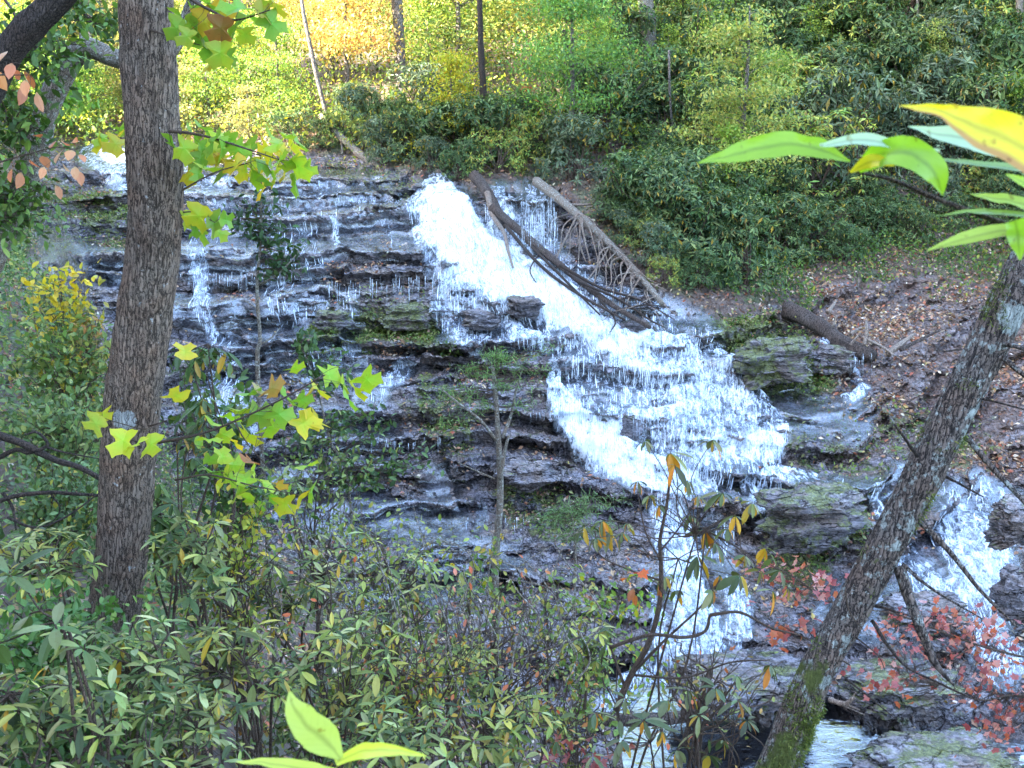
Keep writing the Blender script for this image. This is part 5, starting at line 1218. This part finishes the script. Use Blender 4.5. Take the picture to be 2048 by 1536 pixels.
sapling('hemlock_sapling', 'slim forked tree with fine feathery foliage standing in front of the middle ledges', [(994, 1290, 12), (990, 1150, 12), (1000, 1000, 12), (998, 900, 12), (992, 800, 12), (985, 730, 12)], 20, 8,
   [(985, 712, 40, 22, 300, 12), (1040, 716, 40, 16, 200, 8), (935, 745, 50, 16, 230, 10), (892, 788, 50, 14, 220, 10), (950, 806, 34, 16, 130, 7), (1080, 745, 40, 22, 150, 8), (1060, 810, 34, 12, 90, 5), (1005, 770, 44, 14, 150, 7), (885, 838, 30, 14, 80, 4), (1105, 690, 26, 10, 70, 4)], 0.075, [(0.09, 0.17, 0.05), (0.15, 0.25, 0.07), (0.22, 0.30, 0.11)], (3, 3, 1), 60, T_NEEDLE, None, M_BARK_GREY,
   [([(992, 880, 12), (960, 840, 11.9), (915, 805, 11.8), (885, 780, 11.8)], 8, 3), ([(1005, 875, 12), (1022, 830, 12.1), (1030, 790, 12.1), (1045, 735, 12.1)], 8, 3), ([(990, 958, 12), (960, 945, 11.9), (915, 925, 11.8)], 5, 2), ([(1000, 960, 11.9), (1010, 900, 11.9), (1018, 870, 11.9)], 9, 5)])
sapling('feathery_sapling', 'low feathery evergreen sprig before the ledges right of the slim forked tree', [(1150, 1180, 12), (1150, 1080, 12), (1140, 1010, 12)], 7, 3, [(1150, 1020, 60, 20, 420, 10), (1210, 1000, 50, 16, 300, 8), (1090, 1040, 50, 18, 300, 8), (1170, 1070, 70, 14, 300, 8), (1230, 1050, 30, 14, 160, 5)], 0.07, [(0.10, 0.17, 0.06), (0.16, 0.24, 0.09)], (3, 3), 61, T_NEEDLE)
sapling('holly_sapling', 'straight young holly with small dark leaves in front of the left ledges', [(517, 780, 10), (520, 680, 10), (514, 580, 10), (522, 470, 10), (522, 390, 10)], 11, 4,
   [(525, 440, 60, 60, 170, 18), (570, 500, 60, 60, 190, 18), (470, 440, 40, 40, 60, 8), (600, 540, 30, 30, 50, 6)], 0.075, [(0.025, 0.06, 0.025), (0.05, 0.10, 0.04)], (3, 2), 62, T_OVAL, None, M_BARK_GREY,
   [([(518, 570, 10), (550, 552, 9.9), (570, 535, 9.9), (600, 500, 9.9)], 5, 2), ([(516, 690, 10), (540, 678, 10), (560, 655, 10)], 4, 2), ([(518, 620, 10), (495, 605, 10), (480, 600, 10)], 3, 1.5)])
sapling('holly_shrub', 'dark small leaved young holly just right of the straight one and lower', [(700, 1000, 10), (660, 880, 10), (630, 760, 10), (600, 690, 10)], 6, 3,
   [(605, 690, 40, 40, 110, 10), (660, 740, 70, 50, 200, 16), (720, 830, 80, 40, 180, 16), (600, 860, 70, 50, 180, 14), (850, 920, 60, 40, 120, 12), (700, 940, 120, 40, 240, 20)], 0.075, [(0.035, 0.08, 0.03), (0.07, 0.14, 0.05), (0.12, 0.2, 0.08)], (3, 3, 1), 63, T_OVAL)

# rhododendron tree at lower right with golden drooping leaves
OLD = [(0.55, 0.30, 0.04), (0.42, 0.30, 0.06), (0.5, 0.22, 0.04)]
tips = [(1340, 905), (1275, 962), (1395, 990), (1425, 880), (1168, 1050), (1245, 1065), (1205, 1040), (1410, 1060), (1455, 1055), (1490, 1110), (1545, 1180), (1560, 1140), (1395, 1110), (1352, 1180), (1505, 1005), (1320, 1010), (1440, 1150), (1480, 1150), (1375, 960), (1290, 880), (1190, 1075), (1220, 1065), (1255, 1045), (1350, 930), (1380, 1030), (1430, 1085), (1470, 1030), (1520, 1140), (1530, 1095), (1425, 1180), (1330, 1150), (1300, 990), (1445, 985), (1575, 1175)]
t = near_rhodo('open rhododendron tree with golden hanging old leaves before the lower whitewater', 1390, 1050, 6.0, 150, 120, 0, 0.115, [(0.13, 0.17, 0.08), (0.10, 0.14, 0.07), (0.17, 0.19, 0.10)], 70, old=0.38, oldcol=OLD, nm='rhododendron_tree', droop=0.75, k=(6, 9),
   tips=[(a, b, 6.0 + 0.25 * math.sin(i * 2.1)) for i, (a, b) in enumerate(tips)], base_uv=(1235, 1420, 6.0), cat='tree')
for pts, a, b in [([(1232, 1420, 6), (1262, 1350, 6), (1300, 1280, 6), (1320, 1200, 6), (1322, 1130, 6), (1320, 1080, 6), (1335, 1000, 6), (1342, 920, 6)], 16, 5),
   ([(1262, 1350, 6), (1330, 1280, 5.9), (1400, 1215, 5.9), (1440, 1160, 5.9)], 8, 3), ([(1322, 1100, 6), (1355, 1060, 6), (1395, 1000, 6)], 5, 2), ([(1320, 1120, 6), (1290, 1060, 6), (1275, 980, 6)], 5, 2),
   ([(1318, 1160, 6), (1260, 1140, 6), (1200, 1110, 6), (1190, 1060, 6)], 5, 2), ([(1250, 1375, 6), (1230, 1320, 6), (1220, 1290, 6)], 8, 4),
   ([(1220, 1295, 5.9), (1300, 1270, 5.8), (1370, 1275, 5.8), (1410, 1262, 5.8), (1420, 1230, 5.8)], 9, 7), ([(1420, 1230, 5.8), (1480, 1225, 5.8), (1540, 1255, 5.8), (1600, 1270, 5.8)], 8, 4),
   ([(1265, 1350, 6), (1370, 1355, 5.9), (1460, 1325, 5.8), (1540, 1320, 5.8)], 6, 3)]:
    add_branch(t, pts, a, b, M_TWIG)
low = [(1250, 1395), (1185, 1425), (1330, 1400), (1430, 1375), (1480, 1400), (1545, 1330), (1400, 1430), (1240, 1480), (1440, 1480), (1350, 1500), (1290, 1440), (1500, 1440), (1380, 1380), (1110, 1480), (1180, 1510), (1470, 1350), (1420, 1510), (1330, 1460)]
near_rhodo('low spreading rhododendron with golden hanging leaves at the bottom left of the leaning trunk', 1370, 1440, 5.4, 160, 90, 0, 0.12, [(0.12, 0.16, 0.08), (0.10, 0.15, 0.09), (0.17, 0.20, 0.12)], 71, old=0.18, oldcol=OLD, droop=0.45, k=(7, 10),
   tips=[(a + 6 * math.sin(i), b, 5.4 + 0.3 * math.sin(i * 1.7)) for i, (a, b) in enumerate(low)])

# tulip tree sprays round the big trunk
TU = [(0.34, 0.46, 0.04), (0.22, 0.38, 0.05), (0.50, 0.50, 0.04), (0.58, 0.46, 0.04)]
def spray(nm, label, stem, w, spots, size, cols, wts, seed, template=T_TULIP, mat=None, cat='branch', droop=0.35, twigs=True, extra=()):
    """Leaves at chosen picture spots, each on a short stalk from the nearest point of the stems."""
    rg = np.random.default_rng(seed); t = thing(nm, label, cat, PV(*stem[0])); o3 = np.array(t.location)
    y = stem[0][2]; k = y / F_PX / 2; tb = Tubes(); sp = catmull(path_px(stem) - o3, 6); tb.add(sp, (w * k, w * 0.35 * k), 6)
    allp = [sp]
    for e in extra: q = catmull(path_px(e) - o3, 5); tb.add(q, (w * 0.6 * k, w * 0.25 * k), 5); allp.append(q)
    allp = np.concatenate(allp); f = Fol()
    for s_ in spots:
        (u, v) = s_[:2]; yy = y + rg.uniform(-0.25, 0.25)
        p = np.array(PV(u, v, yy)) - o3; s = allp[np.argmin(np.linalg.norm(allp - p, axis=1))]
        dv = norm(p - s + rg.normal(0, 0.02, 3)); dv[2] -= droop; dv = norm(dv)
        sz = size * rg.uniform(0.7, 1.2) * (1.0 if template is T_TULIP else 1.0); b = p - dv * sz * 0.5
        tb.add(twig_path(rg, s, b, 1, 0.08), (1.2 * k, 0.8 * k), 4)
        c = palette(rg, 1, cols, wts, 0.15) if len(s_) < 3 else np.array([s_[2]])
        f.add(leaves(template, b[None], dv[None], (randdir(rg, 1, 0.6) * 1.3 + np.array([[0, -0.7, 0.4]])), sz, c))
    link('leaves', f.mesh('leaves'), mat or M_LEAF, t); link('twig', tb.mesh('twig'), M_TWIG, t)
    return t
spray('tulip_tree_branch', 'middle spray of lobed yellow green leaves reaching right from the trunk', [(338, 262, 5.6), (400, 270, 5.5), (470, 290, 5.4), (560, 320, 5.4)], 7,
  [(345, 290), (368, 300), (392, 275), (405, 300), (425, 285), (445, 300), (440, 270), (462, 285), (478, 300), (492, 322), (505, 300), (520, 330), (545, 340), (560, 318), (580, 325), (598, 335), (535, 300), (555, 285), (575, 270), (590, 290), (420, 335), (395, 345), (450, 350), (470, 330), (385, 325), (415, 262), (535, 365), (510, 352), (590, 355), (455, 318, (0.55, 0.36, 0.05)), (372, 268, (0.55, 0.40, 0.05))],
  0.115, TU, (4, 3, 1, 1), 80, extra=[[(365, 380, 5.5), (430, 345, 5.4), (500, 325, 5.4)]])
spray('tulip_tree_branch', 'small spray of lobed green leaves against the left ledges below the middle one', [(360, 425, 5.6), (390, 425, 5.5), (430, 445, 5.4)], 4, [(375, 440), (395, 435), (405, 465), (430, 450), (455, 440), (442, 468), (390, 462)], 0.11, TU, (3, 4, 1, 0), 81)
spray('tulip_tree_branch', 'top spray of green and brown spotted lobed leaves right of the trunk', [(350, -20, 5.6), (420, 20, 5.5), (470, 40, 5.5), (540, 20, 5.4)], 7,
  [(360, 35), (350, 60), (372, 75), (395, 65), (410, 50, (0.5, 0.35, 0.05)), (420, 95), (440, 110), (405, 85), (455, 115), (440, 60, (0.30, 0.14, 0.04)), (470, 55), (490, 70), (505, 35), (530, 25, (0.32, 0.3, 0.04)), (545, 50), (470, 15), (420, 10), (395, 30), (520, 5), (555, 12), (445, 20, (0.45, 0.3, 0.04)), (425, 125, (0.55, 0.45, 0.05)), (385, 50)],
  0.12, [(0.20, 0.34, 0.04), (0.30, 0.38, 0.04), (0.42, 0.36, 0.04)], (4, 3, 1), 82)
spray('tulip_tree_branch', 'lower spray of large lobed yellow green leaves at the left middle', [(318, 885, 5.6), (400, 868, 5.4), (470, 842, 5.3), (560, 800, 5.2), (650, 750, 5.1)], 7,
  [(500, 785), (525, 780, (0.45, 0.36, 0.16)), (545, 775, (0.42, 0.24, 0.08)), (590, 735), (620, 790), (605, 800), (690, 770), (715, 780), (735, 760), (660, 750), (610, 845, (0.62, 0.55, 0.04)), (635, 840, (0.62, 0.52, 0.04)), (560, 830), (540, 855), (500, 870), (480, 820), (460, 835), (430, 845), (450, 870), (400, 890), (420, 880), (470, 885), (520, 830), (700, 800), (640, 780), (575, 790), (370, 700, (0.6, 0.5, 0.05)), (350, 790, (0.55, 0.5, 0.05))],
  0.125, TU, (4, 3, 2, 0.5), 83, extra=[[(470, 842, 5.3), (490, 880, 5.3), (540, 940, 5.3)]])
spray('tulip_tree_branch', 'lowest spray of lobed green leaves beside the dark bush in the left middle', [(350, 960, 6.0), (420, 950, 5.9), (500, 970, 5.8), (600, 990, 5.7)], 5,
  [(420, 920), (445, 910), (470, 930), (455, 950), (490, 955), (510, 940), (480, 985), (530, 970), (545, 995), (560, 970, (0.5, 0.3, 0.06)), (580, 985), (605, 1000), (625, 985), (500, 1000), (440, 975), (615, 930), (520, 1010), (570, 1010), (500, 920, (0.4, 0.15, 0.06)), (465, 960), (430, 945)], 0.115, TU, (4, 3, 1, 0.6), 84)
spray('tulip_tree_sprig', 'pair of pale yellow lobed leaves hanging in front of the lower big trunk', [(325, 846, 5.5), (290, 858, 5.4), (235, 845, 5.4), (205, 835, 5.4)], 3, [(245, 885, (0.55, 0.60, 0.06)), (272, 890, (0.55, 0.60, 0.06)), (302, 892, (0.50, 0.58, 0.06)), (205, 830, (0.55, 0.52, 0.06)), (190, 850, (0.4, 0.45, 0.08))], 0.125, TU, (1, 1, 1, 1), 85)
spray('tulip_tree_sprig', 'few yellowing lobed leaves showing just left of the big trunk', [(262, 300, 6.4), (240, 275, 6.4), (205, 280, 6.4)], 3, [(240, 275), (230, 290), (205, 278), (195, 285), (245, 258)], 0.11, TU, (3, 1, 2, 1), 86)
RS = [(0.55, 0.26, 0.14), (0.50, 0.30, 0.18), (0.38, 0.16, 0.08)]
spray('russet_sprig', 'sprig of pinkish russet oval leaves hanging at the left edge over the upper stream', [(-20, 330, 5.0), (50, 310, 5.0), (110, 295, 5.0), (150, 300, 5.0)], 4,
  [(105, 288), (130, 285), (150, 280), (115, 312), (90, 322), (140, 308), (70, 330), (150, 345), (130, 335), (160, 355), (118, 385), (75, 270), (20, 350), (40, 360), (-5, 340), (165, 315), (85, 345)], 0.085, RS, (3, 3, 2), 87, T_OVAL, M_RED)
spray('russet_sprig', 'higher sprig of russet oval leaves under the black limb at the left edge', [(-30, 150, 5.0), (20, 150, 5.0), (60, 150, 5.0)], 4, [(45, 190), (50, 175), (20, 140), (35, 150), (60, 158), (0, 160), (78, 205), (5, 110)], 0.095, RS, (3, 2, 2), 88, T_OVAL, M_RED, droop=0.8)

# red maple at lower right
RD = [(0.42, 0.13, 0.15), (0.56, 0.28, 0.29), (0.46, 0.14, 0.08), (0.28, 0.07, 0.09)]
rg = np.random.default_rng(4)
def cloud(n, pts, s): 
    out = []
    for _ in range(n):
        a, b = pts[rg.integers(len(pts))]; out.append((a + rg.normal(0, s), b + rg.normal(0, s * 0.55)))
    return out
spray('red_maple_branch', 'branch of crimson maple leaves left of the leaning trunk before the dark undercut', [(1720, 1240, 6.6), (1640, 1190, 6.5), (1580, 1150, 6.4), (1520, 1120, 6.4)], 5, cloud(100, [(1560, 1140), (1600, 1150), (1640, 1165), (1610, 1185), (1570, 1180), (1680, 1190), (1540, 1130)], 24), 0.05, RD, (3, 3, 3, 1), 90, T_MAPLE, M_RED)
spray('red_maple_branch', 'loose red leaves on thin twigs over the pale shelf left of the leaning trunk', [(1700, 1330, 6.6), (1600, 1270, 6.5), (1540, 1240, 6.4)], 4, cloud(26, [(1540, 1270), (1590, 1250), (1610, 1260), (1530, 1210)], 28), 0.065, RD, (3, 3, 3, 1), 91, T_MAPLE, M_RED)
spray('red_maple_branch', 'long branch of pinkish red maple leaves reaching across the right hand channel', [(2120, 1330, 6.4), (1990, 1300, 6.3), (1900, 1270, 6.2), (1800, 1230, 6.2), (1740, 1220, 6.2)], 6,
  cloud(210, [(1900, 1240), (1930, 1260), (1850, 1270), (1800, 1290), (1960, 1290), (2010, 1310), (1880, 1300), (1780, 1260), (1980, 1260), (1830, 1240)], 34), 0.05, RD, (3, 4, 2, 1), 92, T_MAPLE, M_RED, extra=[[(1950, 1290, 6.3), (1880, 1330, 6.2), (1800, 1350, 6.2)]])
spray('red_maple_branch', 'lower branch of red maple leaves over the dark pool at the right edge', [(2120, 1400, 6.4), (2030, 1390, 6.3), (1960, 1400, 6.2), (1880, 1370, 6.2)], 5,
  cloud(170, [(1980, 1340), (2020, 1370), (2030, 1420), (1970, 1390), (1920, 1350), (1760, 1350), (1800, 1370), (2000, 1440), (1990, 1480)], 34), 0.05, RD, (3, 3, 3, 1), 93, T_MAPLE, M_RED)
spray('red_maple_branch', 'dim crimson leaves low in the bottom middle above the pale water', [(1300, 1560, 5.6), (1220, 1530, 5.6), (1140, 1520, 5.6)], 4, cloud(36, [(1130, 1500), (1180, 1515), (1220, 1500), (1100, 1520)], 24), 0.06, [(0.25, 0.06, 0.07), (0.32, 0.10, 0.10)], (1, 1), 94, T_MAPLE, M_RED)
spray('orange_leaf_sprig', 'bright orange red leaf cluster beside the golden leaved rhododendron tree', [(1320, 1170, 5.9), (1285, 1150, 5.9), (1260, 1155, 5.9)], 3, [(1248, 1158, (0.75, 0.22, 0.03)), (1268, 1145, (0.7, 0.12, 0.04)), (1288, 1150, (0.7, 0.14, 0.04)), (1258, 1165, (0.7, 0.3, 0.03)), (1318, 1185, (0.5, 0.2, 0.08))], 0.06, RD, (1, 1, 1, 1), 95, T_MAPLE, M_RED)
spray('brown_leaf_sprig', 'hanging brown and yellow dead leaf below the orange cluster', [(1290, 1170, 5.9), (1275, 1185, 5.9)], 3, [(1270, 1200, (0.35, 0.14, 0.04)), (1278, 1215, (0.5, 0.36, 0.05)), (1262, 1190, (0.3, 0.12, 0.05))], 0.08, RD, (1, 1, 1, 1), 96, T_OVAL, M_RED, droop=1.5)
rl = []
for _ in range(46): rl.append((rg.uniform(560, 1150), rg.uniform(1090, 1500)))
spray('mixed_leaf_twigs', 'thin arching twig with scattered red, orange and pink leaves across the lower middle', [(1170, 1270, 5.6), (1090, 1300, 5.5), (960, 1340, 5.4), (820, 1350, 5.4), (700, 1250, 5.4)], 5, rl, 0.045, [(0.5, 0.14, 0.06), (0.55, 0.25, 0.2), (0.5, 0.35, 0.05), (0.25, 0.1, 0.04)], (3, 2, 2, 2), 97, T_OVAL, M_RED)
spray('pink_leaf_twig', 'single pale pink leaf on a thin dark twig left of the lower ledges', [(660, 1290, 5.2), (662, 1180, 5.2), (655, 1130, 5.2), (680, 1110, 5.2)], 4, [(680, 1104, (0.75, 0.42, 0.42))], 0.055, RD, (1, 1, 1, 1), 98, T_OVAL, M_RED)

# ------------------------------------------------------------------ the very near leaves
def big_leaf(root, spine, widths, col, name='leaf', curl=0.25, up=(0, -0.3, 1), side=(0, 0, 0), wave=0.06, seed=0, edge=None):
    """One large leaf: spine through picture points (u, v, depth), half widths in pixels each side."""
    rg = np.random.default_rng(seed); S = path_px(spine); o3 = np.array(root.location)
    sp = catmull(S, 8); n = len(sp); wr = np.array(widths, float) * spine[0][2] / F_PX
    tt = np.linspace(0, 1, n); w = np.interp(tt, np.linspace(0, 1, len(wr)), wr)
    T = norm(np.gradient(sp, axis=0)); sd = norm(np.cross(T, np.array(up, float))); nz = np.cross(sd, T)
    m_ = 9; cols_ = []; V = []
    for j in range(m_):
        s = (j / (m_ - 1)) * 2 - 1
        wv = wave * w * np.sin(tt * 17 + seed + 2 * s) * abs(s)
        V.append(sp + sd * (s * w)[:, None] + nz * (curl * abs(s) ** 1.5 * w + wv)[:, None])
        k = (1 - 0.35 * (abs(s) < 0.06))
        c = np.repeat(np.array([col]) * k, n, 0)
        if edge is not None and s * edge[0] > 0.6: c = np.repeat(np.array([edge[1]]), n, 0)
        cols_.append(c)
    V = np.stack(V, 1).reshape(-1, 3) - o3; C = np.stack(cols_, 1).reshape(-1, 3)
    V += fbm(V[:, 0] * 60, V[:, 1] * 60, V[:, 2] * 60, seed, 2)[:, None] * 0.0012
    SS = np.tile(np.linspace(-1, 1, m_), n); TT = np.repeat(tt, m_)
    me = np_mesh(name, V, grid_faces(n, m_), {'col': C, 'across': SS, 'along': TT})
    return link(name, me, M_NEAR, root)
m = MT('near_leaf')
c = m.attr('col', True); oc = m.coord('Object')
vn = m.noise(oc, 55, 4, 0.6); sp_ = m.ramp(m.noise(oc, 110, 2), [(0.66, 0.0), (0.72, 0.8)])
c2 = m.mix(m.math('MULTIPLY', vn, 0.45), c, m.mix(1.0, c, (0.6, 0.72, 0.5), 'MULTIPLY'))
c2 = m.mix(sp_, c2, m.mix(1.0, c2, (0.6, 0.45, 0.3), 'MULTIPLY'))
ph_ = m.math('SUBTRACT', m.math('MULTIPLY', m.attr('along'), 11.0), m.math('MULTIPLY', m.math('ABSOLUTE', m.attr('across')), 2.2))
vein = m.ramp(m.math('PINGPONG', ph_, 0.5), [(0.0, 1.0), (0.07, 0.0)])
c2 = m.mix(m.math('MULTIPLY', vein, 0.4), c2, m.mix(1.0, c2, (0.72, 0.78, 0.6), 'MULTIPLY'))
dd = m.bsdf(**{'Base Color': c2, 'Roughness': 0.35, 'Specular IOR Level': 0.5, 'Normal': m.bump(vn, 0.3, 0.002)})
tr_ = m.n('ShaderNodeBsdfTranslucent'); m.put(tr_.inputs[0], m.mix(1.0, c2, (1.3, 1.25, 0.4), 'MULTIPLY'))
mx = m.n('ShaderNodeMixShader'); mx.inputs[0].default_value = 0.5
m.t.links.new(dd, mx.inputs[1]); m.t.links.new(tr_.outputs[0], mx.inputs[2]); M_NEAR = m.done(mx.outputs[0])

GR = (0.26, 0.44, 0.03); GRB = (0.42, 0.56, 0.42); YE = (0.75, 0.60, 0.03); LG = (0.40, 0.52, 0.08)
nb = thing('near_branch', 'close up branch with large green and yellow leaves entering from the right edge', 'branch', PV(2140, 500, 0.95))
add_branch(nb, [(2140, 500, 0.95), (2030, 455, 0.95), (1880, 400, 0.95), (1790, 362, 0.95), (1715, 345, 0.95)], 13, 6, M_TWIG, 8, nm='stem')
up1 = (0, -1.0, 0.45)
big_leaf(nb, [(1700, 322, 0.95), (1640, 298, 0.95), (1560, 290, 0.95), (1480, 305, 0.95), (1394, 328, 0.95)], [3, 20, 27, 20, 1], GR, seed=1, up=up1)
big_leaf(nb, [(1715, 345, 0.95), (1760, 310, 0.93), (1820, 310, 0.92), (1870, 345, 0.92), (1884, 392, 0.92)], [4, 26, 34, 26, 2], GR, seed=2, up=up1)
big_leaf(nb, [(1880, 300, 0.93), (1800, 292, 0.93), (1720, 280, 0.93), (1640, 290, 0.93)], [3, 12, 14, 3], GRB, seed=3, up=(0, -0.8, 0.6))
big_leaf(nb, [(1700, 345, 0.94), (1740, 325, 0.93), (1790, 330, 0.92)], [2, 17, 5], YE, seed=4, up=up1)
big_leaf(nb, [(2160, 350, 0.8), (2060, 300, 0.8), (1960, 255, 0.8), (1880, 225, 0.8), (1800, 212, 0.8)], [45, 50, 40, 14, 1], YE, seed=5, up=(0, -1, 0.25), edge=(-1, (0.50, 0.26, 0.08)), curl=0.2)
big_leaf(nb, [(2100, 330, 0.93), (2000, 295, 0.93), (1900, 272, 0.93), (1815, 255, 0.93)], [22, 24, 18, 1], GRB, seed=6, up=up1)
big_leaf(nb, [(2120, 350, 0.95), (2020, 338, 0.95), (1930, 326, 0.95), (1870, 318, 0.95)], [12, 13, 9, 2], (0.28, 0.42, 0.16), seed=7, up=(0, -0.5, 0.9))
big_leaf(nb, [(2110, 480, 0.93), (2020, 462, 0.93), (1930, 478, 0.93), (1855, 500, 0.93)], [14, 17, 15, 1], LG, seed=8, up=(0, -0.7, 0.7))
big_leaf(nb, [(2030, 440, 0.92), (2035, 475, 0.92), (2040, 520, 0.92)], [22, 24, 2], GR, seed=9, up=(0, -1, 0.2))
big_leaf(nb, [(2110, 415, 0.94), (2030, 405, 0.94), (1985, 398, 0.94), (1940, 388, 0.94)], [14, 15, 10, 1], LG, seed=10, up=(0, -0.7, 0.8))
big_leaf(nb, [(2120, 445, 0.94), (2030, 430, 0.94), (1950, 425, 0.94), (1870, 432, 0.94)], [12, 11, 9, 1], (0.3, 0.45, 0.1), seed=11, up=(0, -0.4, 0.9))
big_leaf(nb, [(2130, 400, 0.9), (2060, 370, 0.9), (2010, 352, 0.9)], [20, 15, 2], (0.34, 0.5, 0.05), seed=12, up=up1)
nl = thing('near_sprig', 'upright pale green leaf and flat yellow leaf rising close to the camera at the bottom', 'branch', PV(676, 1620, 0.85))
add_branch(nl, [(676, 1620, 0.85), (676, 1560, 0.85), (678, 1512, 0.85)], 6, 4, M_TWIG, 6, nm='stem')
big_leaf(nl, [(682, 1520, 0.85), (640, 1470, 0.84), (600, 1430, 0.83), (578, 1385, 0.83)], [6, 42, 34, 2], (0.50, 0.58, 0.16), seed=13, up=(0.1, -1, 0.35), curl=0.12)
big_leaf(nl, [(675, 1522, 0.85), (730, 1502, 0.85), (790, 1500, 0.85), (852, 1514, 0.85)], [8, 17, 12, 1], (0.62, 0.66, 0.08), seed=14, up=(0, -0.9, 0.5))
big_leaf(nl, [(672, 1545, 0.85), (610, 1535, 0.85), (550, 1525, 0.85), (475, 1520, 0.85)], [8, 18, 14, 1], (0.55, 0.62, 0.08), seed=15, up=(0, -0.5, 0.9))

leafy('loose yellow green shrub rising before the ledges between the holly and the slim forked tree', 760, 1060, 8.5, 210, 80, 620, 0.06, [(0.14, 0.21, 0.06), (0.24, 0.30, 0.08), (0.34, 0.32, 0.08)], (3, 3, 1), 140, clusters=44)
leafy('tangle of bare brown twigs with tiny olive leaves at lower middle', 980, 1240, 7.5, 260, 130, 520, 0.05, [(0.16, 0.20, 0.07), (0.30, 0.28, 0.10), (0.40, 0.16, 0.07)], (3, 2, 1), 141, clusters=70, twigw=0.005)
leafy('pale grey green fine shrub before the ledges right of the tulip leaves', 640, 900, 9.5, 150, 100, 420, 0.065, [(0.13, 0.19, 0.07), (0.22, 0.28, 0.10)], (3, 2), 142, clusters=36)

leafy('bright yellow green small leaved shrub rising right of the big trunk foot above the rhododendrons', 450, 1040, 5.8, 130, 90, 420, 0.05, [(0.20, 0.28, 0.05), (0.34, 0.38, 0.06), (0.5, 0.42, 0.06)], (3, 3, 1), 150, clusters=34, mat=M_LEAF)
leafy('olive and yellow fine leaved shrub filling the lower middle in front of the stream', 800, 1330, 5.6, 260, 120, 900, 0.042, [(0.16, 0.22, 0.05), (0.30, 0.32, 0.07), (0.5, 0.38, 0.06), (0.45, 0.15, 0.07)], (3, 2, 0.7, 0.4), 151, clusters=70, mat=M_LEAF)
leafy('fine leaved shrub with tan twigs before the narrow stream left of the golden leaved tree', 1150, 1390, 7.0, 140, 110, 420, 0.055, [(0.14, 0.20, 0.06), (0.26, 0.28, 0.08), (0.4, 0.2, 0.08)], (3, 2, 0.7), 152, clusters=36)
leafy('thin brown brushwood with few leaves at the foot of the lowest whitewater', 1420, 1330, 8.5, 170, 70, 160, 0.06, [(0.3, 0.2, 0.08), (0.2, 0.24, 0.08), (0.45, 0.14, 0.07)], (2, 2, 1), 153, clusters=50, twigw=0.007)

leafy('sparse green shrub with fine stems before the lower ledges right of the slim forked tree', 1090, 1190, 9.0, 120, 70, 300, 0.07, [(0.12, 0.20, 0.06), (0.22, 0.28, 0.08), (0.34, 0.30, 0.08)], (3, 2, 0.7), 154, clusters=30)

spray('tulip_tree_branch', 'second spray of mixed green and golden lobed leaves just behind the middle one', [(350, 300, 6.0), (430, 300, 5.9), (520, 310, 5.9), (620, 345, 5.8)], 5,
  [(360, 270), (400, 320), (415, 300), (450, 280), (470, 310), (500, 290), (510, 335), (530, 320), (550, 350), (570, 345), (600, 320), (615, 340), (565, 300), (545, 270, (0.3, 0.42, 0.05)), (600, 285), (485, 345), (440, 325), (380, 350), (525, 380), (590, 370), (490, 300, (0.5, 0.35, 0.06)), (430, 310, (0.5, 0.3, 0.08)), (350, 255)], 0.11, TU, (3, 3, 2, 2), 180)

rg = np.random.default_rng(21)
ragged('bare_twigs', 'bare pale brushwood twigs poking up through the shrubs at lower middle', 'branch',
  [([(u, v, 5.4), (u + rg.uniform(-30, 40), v - 60, 5.4), (u + rg.uniform(-70, 90), v - rg.uniform(110, 200), 5.4), (u + rg.uniform(-120, 140), v - rg.uniform(190, 300), 5.4)], rg.uniform(3, 6), 1.2) for u, v in [(rg.uniform(520, 1180), rg.uniform(1250, 1420)) for _ in range(26)]], M_BARK_GREY)
